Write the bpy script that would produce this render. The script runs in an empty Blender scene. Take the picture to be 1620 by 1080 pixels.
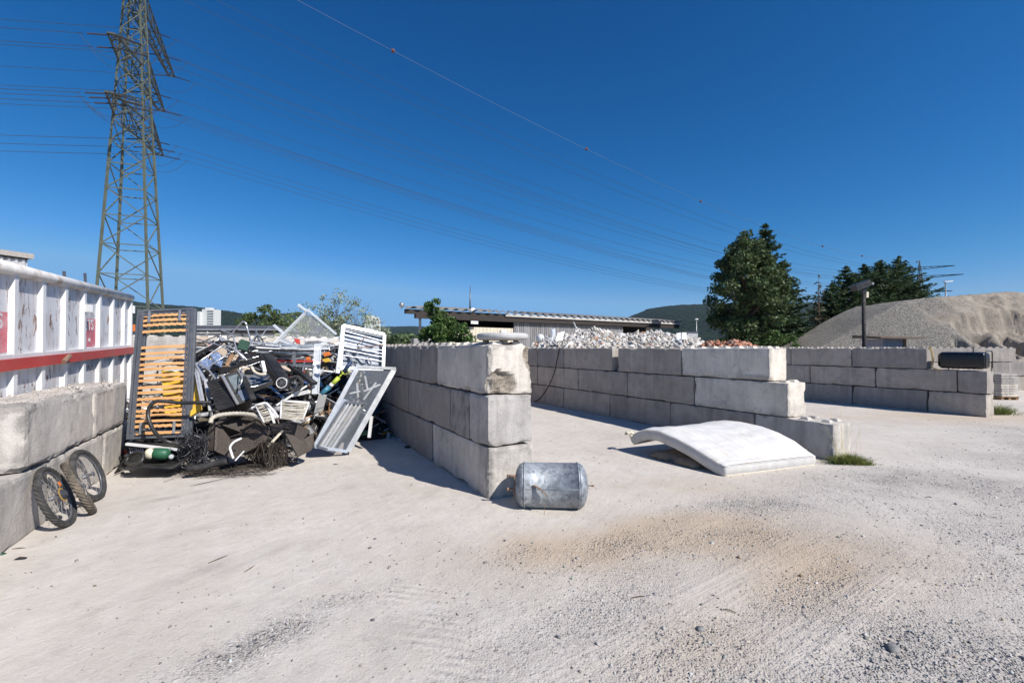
import bpy, math, random
import numpy as np
from mathutils import Vector, Matrix, noise
random.seed(7); RNG = np.random.default_rng(7)
S = bpy.context.scene
COL = S.collection
# ------------------------------------------------------------------ camera, sky, sun, exposure
F = 720.0; PITCH = math.atan(10.0/720.0); CH = 1.8
cam = bpy.data.cameras.new('camera'); camo = bpy.data.objects.new('camera', cam); COL.objects.link(camo)
cam.sensor_width = 36.0; cam.sensor_fit = 'HORIZONTAL'; cam.lens = 36.0*F/1620.0
cam.clip_start = 0.05; cam.clip_end = 20000
camo.location = (0, 0, CH); camo.rotation_euler = (math.pi/2+PITCH, 0, 0)
S.camera = camo
S.view_settings.view_transform = 'Standard'; S.view_settings.look = 'None'
S.view_settings.exposure = EXPOSURE = 0.32; S.view_settings.gamma = 1
SUN_AZ = math.atan2(.771, -.637); SUN_EL = math.radians(42.5)
w = bpy.data.worlds.new('World'); S.world = w; w.use_nodes = True
wn = w.node_tree; wn.nodes.clear()
sky = wn.nodes.new('ShaderNodeTexSky'); sky.sky_type = 'NISHITA'; sky.sun_disc = False
sky.sun_elevation = SUN_EL; sky.sun_rotation = SUN_AZ
sky.air_density = 1.0; sky.dust_density = 0.1; sky.ozone_density = 3.0; sky.altitude = 600
bg = wn.nodes.new('ShaderNodeBackground'); bg.inputs[1].default_value = 0.075
wo = wn.nodes.new('ShaderNodeOutputWorld')
sepc = wn.nodes.new('ShaderNodeSeparateColor'); cmb = wn.nodes.new('ShaderNodeCombineColor'); wn.links.new(sky.outputs[0], sepc.inputs[0])
for i_, (p_, k_, m_) in enumerate(((2.75, .062, 2.1), (1.25, .565, 4.8), (1.06, 1.07, 8.6))):   # clear mountain air: deeper blue overhead
    pw_ = wn.nodes.new('ShaderNodeMath'); pw_.operation = 'POWER'; pw_.inputs[1].default_value = p_; wn.links.new(sepc.outputs[i_], pw_.inputs[0])
    ml_ = wn.nodes.new('ShaderNodeMath'); ml_.operation = 'MULTIPLY'; ml_.inputs[1].default_value = k_; wn.links.new(pw_.outputs[0], ml_.inputs[0])
    mn_ = wn.nodes.new('ShaderNodeMath'); mn_.operation = 'MINIMUM'; mn_.inputs[1].default_value = m_; wn.links.new(ml_.outputs[0], mn_.inputs[0]); wn.links.new(mn_.outputs[0], cmb.inputs[i_])
wn.links.new(cmb.outputs[0], bg.inputs[0]); wn.links.new(bg.outputs[0], wo.inputs[0])
sun = bpy.data.lights.new('sun', 'SUN'); sun.energy = 4.95; sun.angle = math.radians(0.5); sun.color = (1.0, .955, .90)
suno = bpy.data.objects.new('sun', sun); COL.objects.link(suno)
sd = Vector((math.sin(SUN_AZ)*math.cos(SUN_EL), math.cos(SUN_AZ)*math.cos(SUN_EL), math.sin(SUN_EL)))
suno.rotation_euler = sd.to_track_quat('Z', 'Y').to_euler(); suno.location = (20, -20, 30)

# ------------------------------------------------------------------ helpers
def ray(px, py):
    a = (px-810)/F; b = (540-py)/F; c, s = math.cos(PITCH), math.sin(PITCH)
    d = np.array([a, c-b*s, s+b*c]); return d/d[1]
def P(px, py, Y):                       # point of the place at depth Y
    return np.array([0, 0, CH])+ray(px, py)*Y
def G(px, py, z=0.0):                   # point on the ground
    r = ray(px, py); return np.array([0, 0, CH])+r*((z-CH)/r[2])
D = np.array([-.481, .8768, 0.]); N = np.array([.8768, .481, 0.]); O = np.array([-.271, 5.27, 0.])
UP = np.array([0, 0, 1.])
def W(u, v, z=0.0): return O+D*u+N*v+UP*z
def uat(px, v):                         # where the line v = const stands at that column
    k = (px-810)/F; b = O+N*v
    return (k*b[1]-b[0])/(D[0]-k*D[1])
def V3(a): return np.array(a, float)
def nrm(a): a = V3(a); return a/np.linalg.norm(a)

def tag(o, label=None, cat=None, group=None, kind=None):
    if label: o['label'] = label
    if cat: o['category'] = cat
    if group: o['group'] = group
    if kind: o['kind'] = kind
    return o
def thing(name, loc, label, cat, group=None):
    o = bpy.data.objects.new(name, None); o.empty_display_size = .1; COL.objects.link(o); o.location = tuple(loc)
    return tag(o, label, cat, group)
def np_mesh(name, v, f, mat, parent=None, smooth=False, col=None, attrs=None, org=None):
    """v Nx3, f list of index tuples or MxK array"""
    v = np.asarray(v, float)
    if org is None: org = V3(parent.location) if parent is not None else None
    if org is not None: v = v-V3(org)
    me = bpy.data.meshes.new(name)
    if isinstance(f, np.ndarray):
        k = f.shape[1]; m = len(f)
        me.vertices.add(len(v)); me.vertices.foreach_set('co', v.astype(np.float32).ravel())
        me.loops.add(m*k); me.loops.foreach_set('vertex_index', f.astype(np.int32).ravel())
        me.polygons.add(m); me.polygons.foreach_set('loop_start', np.arange(0, m*k, k, dtype=np.int32))
        try: me.polygons.foreach_set('loop_total', np.full(m, k, dtype=np.int32))
        except Exception: pass
    else:
        me.from_pydata([tuple(x) for x in v], [], [tuple(q) for q in f])
    me.update(calc_edges=True); me.validate()
    if smooth: me.polygons.foreach_set('use_smooth', [True]*len(me.polygons))
    if col is not None:
        a = me.color_attributes.new('Col', 'FLOAT_COLOR', 'POINT')
        c = np.ones((len(v), 4)); c[:, :3] = col; a.data.foreach_set('color', c.astype(np.float32).ravel())
    for k2, val in (attrs or {}).items():
        a = me.attributes.new(k2, 'FLOAT', 'POINT'); a.data.foreach_set('value', np.asarray(val, np.float32))
    for mm in (mat if isinstance(mat, (list, tuple)) else [mat]): me.materials.append(mm)
    o = bpy.data.objects.new(name, me); COL.objects.link(o)
    if parent is not None:
        o.parent = parent
        if org is not None and np.linalg.norm(V3(org)-V3(parent.location)) > 1e-9: o.location = tuple(V3(org)-V3(parent.location))
    elif org is not None: o.location = tuple(org)
    return o

class MB:
    def __init__(s): s.v = []; s.f = []
    def add(s, vs, fs):
        n = len(s.v); s.v += [V3(x) for x in vs]; s.f += [tuple(i+n for i in q) for q in fs]; return s
    def hexa(s, c8):
        return s.add(c8, [(0, 3, 2, 1), (4, 5, 6, 7), (0, 1, 5, 4), (1, 2, 6, 5), (2, 3, 7, 6), (3, 0, 4, 7)])
    def obox(s, c, ax, ay, az):          # centre and three half-axis vectors
        c, ax, ay, az = map(V3, (c, ax, ay, az))
        return s.hexa([c-ax-ay-az, c+ax-ay-az, c+ax+ay-az, c-ax+ay-az, c-ax-ay+az, c+ax-ay+az, c+ax+ay+az, c-ax+ay+az])
    def box(s, x0, x1, y0, y1, z0, z1):
        return s.hexa([(x0, y0, z0), (x1, y0, z0), (x1, y1, z0), (x0, y1, z0), (x0, y0, z1), (x1, y0, z1), (x1, y1, z1), (x0, y1, z1)])
    def bar(s, p, q, w=.03, h=None, up=None):
        p, q = V3(p), V3(q); h = w if h is None else h
        t = nrm(q-p); u = V3(up) if up is not None else (UP if abs(t[2]) < .95 else V3((1, 0, 0)))
        a = nrm(np.cross(t, u)); b = np.cross(a, t)
        return s.obox((p+q)/2, (q-p)/2, a*w/2, b*h/2)
    def tube(s, pts, r=.012, n=7, closed=False, caps=True):
        pts = [V3(p) for p in pts]; m = len(pts); rs = r if hasattr(r, '__len__') else [r]*m
        base = len(s.v); prev = None
        for i, p in enumerate(pts):
            if closed: t = pts[(i+1) % m]-pts[i-1]
            else: t = pts[min(i+1, m-1)]-pts[max(i-1, 0)]
            t = t/(np.linalg.norm(t)+1e-12)
            if prev is None:
                a = np.cross(t, UP if abs(t[2]) < .9 else V3((1, 0, 0)))
            else: a = prev-t*np.dot(prev, t)
            a = a/(np.linalg.norm(a)+1e-12); prev = a; b = np.cross(t, a)
            for k in range(n):
                an = 2*math.pi*k/n; s.v.append(p+(a*math.cos(an)+b*math.sin(an))*rs[i])
        for i in range(m if closed else m-1):
            j = (i+1) % m
            for k in range(n):
                k2 = (k+1) % n
                s.f.append((base+i*n+k, base+i*n+k2, base+j*n+k2, base+j*n+k))
        if caps and not closed:
            s.f.append(tuple(base+k for k in range(n))[::-1]); s.f.append(tuple(base+(m-1)*n+k for k in range(n)))
        return s
    def lathe(s, c, axis, prof, n=24):   # prof: (distance along axis, radius)
        c, t = V3(c), nrm(axis)
        a = nrm(np.cross(t, UP if abs(t[2]) < .9 else V3((1, 0, 0)))); b = np.cross(t, a); base = len(s.v)
        for (h, r) in prof:
            for k in range(n):
                an = 2*math.pi*k/n; s.v.append(c+t*h+(a*math.cos(an)+b*math.sin(an))*max(r, 1e-4))
        for i in range(len(prof)-1):
            for k in range(n):
                k2 = (k+1) % n; s.f.append((base+i*n+k, base+i*n+k2, base+(i+1)*n+k2, base+(i+1)*n+k))
        s.f.append(tuple(base+k for k in range(n))[::-1]); s.f.append(tuple(base+(len(prof)-1)*n+k for k in range(n)))
        return s
    def quad(s, a, b, c, d): return s.add([a, b, c, d], [(0, 1, 2, 3)])
    def slab(s, pts, th, nrml=None):     # a flat polygon given its thickness
        pts = [V3(p) for p in pts]; nn = nrm(np.cross(pts[1]-pts[0], pts[-1]-pts[0])) if nrml is None else nrm(nrml)
        m = len(pts); n = len(s.v); s.v += [p+nn*th/2 for p in pts]+[p-nn*th/2 for p in pts]
        s.f.append(tuple(n+i for i in range(m))); s.f.append(tuple(n+m+i for i in range(m))[::-1])
        for i in range(m): j = (i+1) % m; s.f.append((n+i, n+m+i, n+m+j, n+j))
        return s
    def sphere(s, c, r, n=12, m=8, sc=(1, 1, 1)):
        c = V3(c); base = len(s.v)
        for i in range(m+1):
            th = math.pi*i/m
            for k in range(n):
                a = 2*math.pi*k/n
                s.v.append(c+V3((math.sin(th)*math.cos(a)*sc[0], math.sin(th)*math.sin(a)*sc[1], math.cos(th)*sc[2]))*r)
        for i in range(m):
            for k in range(n):
                k2 = (k+1) % n; s.f.append((base+i*n+k, base+(i+1)*n+k, base+(i+1)*n+k2, base+i*n+k2))
        return s
    def build(s, name, mat, parent=None, smooth=False, org=None):
        if parent is None and org is None:
            a = np.array(s.v); org = V3(((a[:, 0].min()+a[:, 0].max())/2, (a[:, 1].min()+a[:, 1].max())/2, a[:, 2].min()))
        return np_mesh(name, np.array(s.v), s.f, mat, parent, smooth, org=org)
def smooth_path(pts, k=6):               # Catmull-Rom through points
    pts = [V3(p) for p in pts]; q = [2*pts[0]-pts[1]]+pts+[2*pts[-1]-pts[-2]]; out = []
    for i in range(1, len(q)-2):
        for j in range(k):
            t = j/k
            out.append(.5*((2*q[i])+(q[i+1]-q[i-1])*t+(2*q[i-1]-5*q[i]+4*q[i+1]-q[i+2])*t*t+(3*q[i]-q[i-1]-3*q[i+1]+q[i+2])*t**3))
    out.append(pts[-1]); return out
def single(mb, name, mat, label, cat, group=None, smooth=False, kind=None):
    return tag(mb.build(name, mat, None, smooth), label, cat, group, kind)

# ------------------------------------------------------------------ materials
class NT:
    def __init__(s, name):
        s.m = bpy.data.materials.new(name); s.m.use_nodes = True; s.t = s.m.node_tree; s.n = s.t.nodes
        s.b = s.n['Principled BSDF']; s.tc = s.n.new('ShaderNodeTexCoord')
        s.geo = s.n.new('ShaderNodeNewGeometry')
    def L(s, a, b): s.t.links.new(a, b)
    def math(s, op, a, b=None, clamp=False):
        n = s.n.new('ShaderNodeMath'); n.operation = op; n.use_clamp = clamp
        for i, x in enumerate((a, b)):
            if x is None: continue
            if isinstance(x, (int, float)): n.inputs[i].default_value = x
            else: s.L(x, n.inputs[i])
        return n.outputs[0]
    def map(s, vec, scale=(1, 1, 1), rot=(0, 0, 0), loc=(0, 0, 0)):
        n = s.n.new('ShaderNodeMapping'); n.inputs['Scale'].default_value = scale; n.inputs['Rotation'].default_value = rot; n.inputs['Location'].default_value = loc
        s.L(vec, n.inputs[0]); return n.outputs[0]
    def noise(s, vec, scale, detail=4, rough=.55, dist=0):
        n = s.n.new('ShaderNodeTexNoise'); n.inputs['Scale'].default_value = scale; n.inputs['Detail'].default_value = detail
        n.inputs['Roughness'].default_value = rough; n.inputs['Distortion'].default_value = dist; s.L(vec, n.inputs['Vector']); return n.outputs['Fac']
    def vor(s, vec, scale, feat='F1', out='Distance'):
        n = s.n.new('ShaderNodeTexVoronoi'); n.feature = feat; n.inputs['Scale'].default_value = scale; s.L(vec, n.inputs['Vector']); return n.outputs[out]
    def ramp(s, fac, a, b, ca=(0, 0, 0, 1), cb=(1, 1, 1, 1)):
        n = s.n.new('ShaderNodeValToRGB'); e = n.color_ramp.elements; e[0].position = a; e[1].position = b
        e[0].color = tuple(ca)[:3]+(1,); e[1].color = tuple(cb)[:3]+(1,); s.L(fac, n.inputs[0]); return n.outputs[0]
    def mix(s, fac, a, b, mode='MIX'):
        n = s.n.new('ShaderNodeMix'); n.data_type = 'RGBA'; n.blend_type = mode; n.clamp_result = False
        for i, x in ((0, fac), (6, a), (7, b)):
            if isinstance(x, (int, float)): n.inputs[i].default_value = x
            elif isinstance(x, (tuple, list)): n.inputs[i].default_value = tuple(x)[:3]+(1,)
            else: s.L(x, n.inputs[i])
        return n.outputs[2]
    def attr(s, name, out='Fac'):
        n = s.n.new('ShaderNodeAttribute'); n.attribute_name = name; return n.outputs[out]
    def bump(s, h, strength=.5, dist=.01, nrml=None):
        n = s.n.new('ShaderNodeBump'); n.inputs['Strength'].default_value = strength; n.inputs['Distance'].default_value = dist
        s.L(h, n.inputs['Height'])
        if nrml is not None: s.L(nrml, n.inputs['Normal'])
        return n.outputs[0]
    def color(s, c): s.L(c, s.b.inputs['Base Color'])
    def normal(s, c): s.L(c, s.b.inputs['Normal'])
    def rnd(s):
        n = s.n.new('ShaderNodeObjectInfo'); return n.outputs['Random']
def simple(name, c, rough=.6, metal=0., var=.25, scale=8., bump=.15, dirt=None, bscale=None, dirt_amt=.5, spec=None, trans=0., alpha=1., vary=0.):
    t = NT(name); co = t.tc.outputs['Object']
    nz = t.noise(co, scale, 5); c2 = tuple(x*(1-var) for x in c); c3 = tuple(min(1, x*(1+var*.6)) for x in c)
    col = t.ramp(nz, .3, .7, c2, c3)
    if dirt:
        col = t.mix(t.math('MULTIPLY', t.ramp(t.noise(co, scale*.45, 6, .65), .48, .66), dirt_amt), col, dirt)
    if vary: col = t.mix(1.0, col, t.ramp(t.rnd(), 0, 1, (1-vary,)*3, (1+vary,)*3), 'MULTIPLY')
    t.color(col); t.b.inputs['Roughness'].default_value = rough; t.b.inputs['Metallic'].default_value = metal
    if spec is not None: t.b.inputs['Specular IOR Level'].default_value = spec
    if trans: t.b.inputs['Transmission Weight'].default_value = trans
    if alpha < 1: t.b.inputs['Alpha'].default_value = alpha
    if bump: t.normal(t.bump(t.noise(co, bscale or scale*5, 4), bump, .01))
    return t.m
def concrete_mat(name, base=(.43, .405, .37), chipc=(.46, .395, .32), stain=0):
    t = NT(name); co = t.tc.outputs['Object']; wp = t.geo.outputs['Position']
    big = t.noise(wp, 1.4, 6, .6); med = t.noise(wp, 6, 6, .65); fine = t.noise(wp, 55, 4, .7)
    c = t.ramp(big, .28, .72, tuple(x*.78 for x in base), tuple(x*1.15 for x in base))
    c = t.mix(t.math('MULTIPLY', t.ramp(med, .45, .72), .42), c, tuple(x*.58 for x in base))
    streak = t.noise(t.map(wp, (4.5, 4.5, .55)), 1.0, 5, .6)
    c = t.mix(t.math('MULTIPLY', t.ramp(streak, .52, .74), .38), c, (.20, .19, .18))
    streak2 = t.noise(t.map(wp, (5, 5, .8), loc=(9, 3, 2)), 1.0, 4, .6)
    c = t.mix(t.math('MULTIPLY', t.ramp(streak2, .56, .74), .35), c, (.55, .52, .48))
    if stain: c = t.mix(t.math('MULTIPLY', t.ramp(t.noise(t.map(wp, (5, 5, 2.2)), 1.0, 6, .7, 1.), .47, .6), stain), c, (.12, .115, .11))
    vo = t.vor(wp, 28); pores = t.ramp(vo, .06, .12, (1, 1, 1), (0, 0, 0)); pm = t.ramp(t.noise(wp, 9, 3), .52, .6)
    pores = t.math('MULTIPLY', pores, pm)
    c = t.mix(t.math('MULTIPLY', pores, .6), c, (.12, .11, .10))
    c = t.mix(.9, c, t.ramp(t.rnd(), 0, 1, (.70, .70, .73), (1.17, 1.13, 1.06)), 'MULTIPLY')
    c = t.mix(.5, c, t.ramp(fine, .3, .7, (.8, .8, .8), (1.12, 1.12, 1.12)), 'MULTIPLY')
    chip = t.attr('chip'); cc = t.ramp(t.noise(wp, 22, 5, .7), .3, .7, tuple(x*.6 for x in chipc), tuple(x*1.25 for x in chipc))
    oz = t.n.new('ShaderNodeSeparateXYZ'); t.L(co, oz.inputs[0])
    zt = t.ramp(oz.outputs[2], .18, .60); zl = t.ramp(oz.outputs[2], 0., .16, (1, 1, 1), (0, 0, 0))
    dr = t.ramp(t.noise(t.map(wp, (5.5, 5.5, .4), loc=(2, 7, 1)), 1.0, 6, .65), .46, .68)
    c = t.mix(t.math('MULTIPLY', t.math('MULTIPLY', dr, zt), .45), c, (.13, .125, .115))
    dl = t.ramp(t.noise(t.map(wp, (8, 8, .3), loc=(5, 1, 8)), 1.0, 6, .65), .54, .68); c = t.mix(t.math('MULTIPLY', dl, .22), c, (.60, .58, .54))
    c = t.mix(t.math('MULTIPLY', t.math('MULTIPLY', t.ramp(t.noise(wp, 5, 6, .7), .4, .62), zl), .45), c, (.20, .18, .155))
    c = t.mix(t.math('MULTIPLY', t.ramp(t.noise(t.map(wp, (1, 1, 1), loc=(3, 3, 3)), 3.1, 8, .72), .53, .66), .38), c, (.22, .205, .19))
    pale = t.math('MULTIPLY', chip, .45)
    c = t.mix(pale, c, (.52, .49, .45)); c = t.mix(t.attr('broken'), c, cc)
    t.color(c); t.b.inputs['Roughness'].default_value = .93; t.b.inputs['Specular IOR Level'].default_value = .25
    h = t.math('ADD', t.math('MULTIPLY', fine, .45), t.math('MULTIPLY', med, .9))
    h = t.math('SUBTRACT', h, t.math('MULTIPLY', pores, .8))
    h = t.math('ADD', h, t.math('MULTIPLY', t.math('MULTIPLY', t.noise(wp, 34, 6, .8), chip), 3.))
    t.normal(t.bump(h, .95, .016)); return t.m
M = {}
M['concrete'] = concrete_mat('cast_concrete', (.415, .375, .335))
M['concrete_sun_pale'] = concrete_mat('sun_pale_concrete', (.655, .615, .56))  # sunlight put into the colour so end blocks read brighter than wall bodies
M['concrete_stained'] = concrete_mat('stained_concrete', (.48, .445, .40), stain=.65); M['concrete_rough'] = concrete_mat('rough_sun_pale_concrete', (.67, .63, .575), stain=.2)  # the rough one is lightened in colour for sunlit end faces too
def vcol_mat(name, rough=.9, bump=.4, scale=20, var=.2, spec=.3, metal=0., trans=None):
    t = NT(name); co = t.geo.outputs['Position']; c = t.attr('Col', 'Color')
    c = t.mix(1.0, c, t.ramp(t.noise(co, scale, 5, .65), .3, .7, (1-var,)*3, (1+var,)*3), 'MULTIPLY')
    t.color(c); t.b.inputs['Roughness'].default_value = rough; t.b.inputs['Specular IOR Level'].default_value = spec
    t.b.inputs['Metallic'].default_value = metal
    if bump: t.normal(t.bump(t.noise(co, scale*3, 4), bump, .01))
    return t.m
M['vcol'] = vcol_mat('mixed_rubble')
M['leaf'] = None
def leaf_mat(name, lo, hi, rough=.55):
    t = NT(name); c = t.attr('Col', 'Color'); wp = t.geo.outputs['Position']
    k = t.ramp(t.noise(wp, .9, 4, .6), .3, .7, lo, hi)
    c = t.mix(1.0, k, c, 'MULTIPLY'); t.color(c)
    t.b.inputs['Roughness'].default_value = rough; t.b.inputs['Specular IOR Level'].default_value = .3
    tr = t.n.new('ShaderNodeBsdfTranslucent'); t.L(c, tr.inputs[0]); mx = t.n.new('ShaderNodeMixShader'); mx.inputs[0].default_value = .22
    t.L(t.b.outputs[0], mx.inputs[1]); t.L(tr.outputs[0], mx.inputs[2]); t.L(mx.outputs[0], t.n['Material Output'].inputs[0]); return t.m
M['leaf_dark'] = leaf_mat('dark_broad_leaves', (.038, .066, .022), (.115, .155, .06))
M['leaf_spruce'] = leaf_mat('spruce_needles', (.026, .052, .018), (.068, .105, .036))
M['leaf_dry'] = leaf_mat('dry_twigs', (.06, .05, .03), (.14, .11, .06))
M['leaf_bush'] = leaf_mat('bush_leaves', (.045, .085, .020), (.10, .17, .045))
M['leaf_silver'] = leaf_mat('silvery_leaves', (.16, .19, .11), (.34, .37, .25))
M['leaf_bright'] = leaf_mat('yellow_green_leaves', (.10, .15, .03), (.22, .27, .06))
M['stone'] = simple('grey_pebble', (.22, .215, .21), .85, var=.3, scale=20)
M['grass'] = leaf_mat('grass_blades', (.10, .14, .035), (.20, .24, .08))
M['bark'] = simple('bark', (.12, .09, .065), .95, scale=14, bump=.6, spec=.2)
M['white_paint'] = simple('white_paint', (.70, .70, .69), .45, var=.07, scale=5, dirt=(.45, .40, .34), dirt_amt=.35)
M['alu'] = simple('aluminium', (.62, .63, .64), .36, .75, var=.18, scale=9, bump=.05, dirt=(.35, .33, .3), dirt_amt=.3)
M['steel'] = simple('dull_steel', (.36, .37, .38), .45, .7, var=.25, scale=9)
M['darkgrey'] = simple('anthracite_paint', (.115, .125, .145), .38, .35, var=.15, scale=7, dirt=(.25, .24, .22), dirt_amt=.35)
M['black'] = simple('black_plastic', (.018, .018, .019), .42, var=.3, scale=7, dirt=(.11, .10, .09), dirt_amt=.35)
M['blackmatt'] = simple('black_foam', (.022, .021, .021), .8, var=.4, scale=9, dirt=(.10, .09, .08), dirt_amt=.45)
M['rubber'] = simple('tyre_rubber', (.035, .034, .033), .8, var=.3, scale=18, dirt=(.16, .145, .125), dirt_amt=.3)
M['rubber_dusty'] = simple('dusty_tyre_rubber', (.085, .072, .056), .9, var=.3, scale=14, dirt=(.26, .21, .15), dirt_amt=.7)
M['wood'] = simple('birch_slats', (.62, .33, .13), .5, var=.16, scale=5)
M['woodbrown'] = simple('brown_wood', (.26, .15, .08), .7, var=.3, scale=6)
M['board'] = simple('chipboard', (.50, .40, .30), .8, var=.18, scale=12)
M['yellow'] = simple('yellow_plastic', (.72, .45, .05), .5, var=.18, scale=5)
M['orange'] = simple('orange_plastic', (.75, .20, .04), .5, var=.15, scale=5)
M['red'] = simple('red_paint', (.50, .045, .035), .5, var=.16, scale=7, dirt=(.60, .35, .32), dirt_amt=.3)
M['pinkred'] = simple('faded_red_sticker', (.62, .13, .17), .55, var=.15, scale=9, dirt=(.8, .7, .7), dirt_amt=.35)
M['blue'] = simple('blue_fabric', (.13, .20, .36), .9, var=.6, scale=45, dirt=(.5, .5, .52), dirt_amt=.6)
M['dkgreen'] = simple('dark_green_mesh', (.025, .07, .045), .7, var=.4, scale=30)
M['green'] = simple('green_plastic', (.02, .10, .05), .5, var=.2, scale=6)
M['lime'] = simple('lime_plastic', (.42, .50, .06), .5, var=.1, scale=6)
M['teal'] = simple('teal_paint', (.04, .17, .25), .4, var=.1, scale=6)
M['cream'] = simple('cream_plastic', (.66, .60, .47), .6, var=.15, scale=10)
M['rust'] = simple('rusty_steel', (.24, .155, .105), .85, .1, var=.5, scale=25, bump=.4)
M['rattan_pale'] = simple('weathered_cane', (.50, .46, .38), .8, var=.25, scale=25)
# ------------------------------------------------------------------ ground
def vn(x, y, seed=0, sc=1.0, oct=4):     # smooth value noise, vectorised
    x = np.asarray(x, float)*sc; y = np.asarray(y, float)*sc; out = np.zeros_like(x); amp = 1.; tot = 0
    for o_ in range(oct):
        r = np.random.default_rng(seed*17+o_); T = r.random((64, 64))
        xi = np.floor(x).astype(int); yi = np.floor(y).astype(int); fx = x-xi; fy = y-yi
        fx = fx*fx*(3-2*fx); fy = fy*fy*(3-2*fy)
        a = T[xi % 64, yi % 64]; b = T[(xi+1) % 64, yi % 64]; c = T[xi % 64, (yi+1) % 64]; d = T[(xi+1) % 64, (yi+1) % 64]
        out += amp*((a*(1-fx)+b*fx)*(1-fy)+(c*(1-fx)+d*fx)*fy); tot += amp; amp *= .5; x = x*2.03+5.1; y = y*2.03+1.7
    return out/tot
def gz(x, y):
    x = np.asarray(x, float); y = np.asarray(y, float)
    v = (x-O[0])*N[0]+(y-O[1])*N[1]
    u = (x-O[0])*D[0]+(y-O[1])*D[1]
    z = .045*np.exp(-((v-.2)/1.6)**2)*(u > -8)*np.exp(-(np.minimum(u, 0)/1.5)**2)
    return z+(vn(x, y, 3, .7)-.5)*.02
def blob(x, y, px, py, rx, ry, ang=0):   # soft ground patch centred under a pixel, radii in metres
    c = G(px, py); dx = x-c[0]; dy = y-c[1]; a = math.radians(ang)
    p = dx*math.cos(a)+dy*math.sin(a); q = -dx*math.sin(a)+dy*math.cos(a)
    return np.exp(-((p/rx)**2+(q/ry)**2))
def masks(x, y):
    nz = vn(x, y, 5, 1.3, 5); nf = vn(x, y, 8, 3.2, 4); nl = vn(x, y, 13, .45, 4)
    # bare yard right of the line from the bottom centre to the end of the second wall is loose gravel
    a = G(300, 1075); b = G(1290, 760); t = b-a
    side = ((x-a[0])*t[1]-(y-a[1])*t[0])/math.hypot(t[0], t[1])
    gr = 1/(1+np.exp(-(side-.9+(nl-.5)*2.4)*1.9))
    gr = gr*np.clip(.25+1.5*(nz-.25)*1.2, 0.12, 1)
    for (px, py, rx, ry, an, k) in ((440, 1000, .32, .12, 40, .75), (380, 1035, .3, .12, 40, .6), (520, 955, .35, .1, 25, .5), (1180, 800, .8, .3, 20, .8),
                                    (1010, 860, .7, .22, 20, .8), (820, 880, .3, .15, 20, .6), (1290, 960, .5, .25, 30, .5), (1490, 1040, .5, .3, 0, .7),
                                    (1400, 760, 1.2, .6, 20, .5), (1200, 850, .6, .3, 10, .5), (1000, 690, .5, .25, 10, .15)):
        gr = gr+k*blob(x, y, px, py, rx, ry, an)*np.clip(nf*1.7, 0, 1.3)
    tan = 0*x
    for (px, py, rx, ry, an, k) in ((960, 862, .75, .28, 15, .9), (1080, 835, .75, .22, 15, .9), (1180, 860, .5, .35, 10, .6), (850, 870, .35, .2, 0, .4), (1240, 925, .8, .16, 38, .5),
                                    (1350, 890, .7, .3, 20, .7), (1100, 770, .9, .3, 10, .5), (1120, 1000, .5, .16, 40, .3), (1560, 660, 3, .6, 0, .8), (900, 640, .6, .4, 0, .3)):
        tan = tan+k*blob(x, y, px, py, rx*1.45, ry*1.7, an)*np.clip(.3+1.3*nz, 0, 1.4)
    track = 0*x
    a = G(1010, 1075); b = G(1370, 860); t = (b-a)[:2]; Lt = np.linalg.norm(t); t = t/Lt
    q = (x-a[0])*t[1]-(y-a[1])*t[0]; p = (x-a[0])*t[0]+(y-a[1])*t[1]
    track = (np.exp(-((q-.38)/.17)**4)+.9*np.exp(-((q+.30)/.2)**4)+.6*np.exp(-((q-.02-.12*p)/.11)**4)+.5*np.exp(-((q+.95+.1*p)/.15)**4)).clip(0, 1)*np.clip((p+1.2)/.4, 0, 1)*np.clip((Lt+.6-p)/1.4, 0, 1)*np.clip(.35+1.2*nf, 0, 1)
    gr = gr*(1-.55*track)
    tread = 0*x; a = G(640, 930); b = G(740, 1075); t2 = (b-a)[:2]; L2 = np.linalg.norm(t2); t2 = t2/L2
    q = (x-a[0])*t2[1]-(y-a[1])*t2[0]; p = (x-a[0])*t2[0]+(y-a[1])*t2[1]
    tread = np.exp(-(q/.17)**6)*np.clip((p+.1)/.15, 0, 1)*np.clip((L2+.4-p)/.3, 0, 1)
    a2 = G(900, 700)
    tread = np.maximum(tread, .55*np.exp(-(((x-a2[0])/.32)**4+((y-a2[1])/.2)**4)))
    dark = 0*x
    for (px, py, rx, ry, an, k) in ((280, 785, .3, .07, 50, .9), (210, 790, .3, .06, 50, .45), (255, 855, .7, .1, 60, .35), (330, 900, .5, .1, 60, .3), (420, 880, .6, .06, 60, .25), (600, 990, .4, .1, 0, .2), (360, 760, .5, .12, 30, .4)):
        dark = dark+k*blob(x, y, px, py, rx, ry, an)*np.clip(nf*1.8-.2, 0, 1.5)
    return dict(gravel=np.clip(gr, 0, 1), tan=np.clip(tan, 0, 1), track=track, tread=tread, dark=np.clip(dark, 0, 1))

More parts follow.
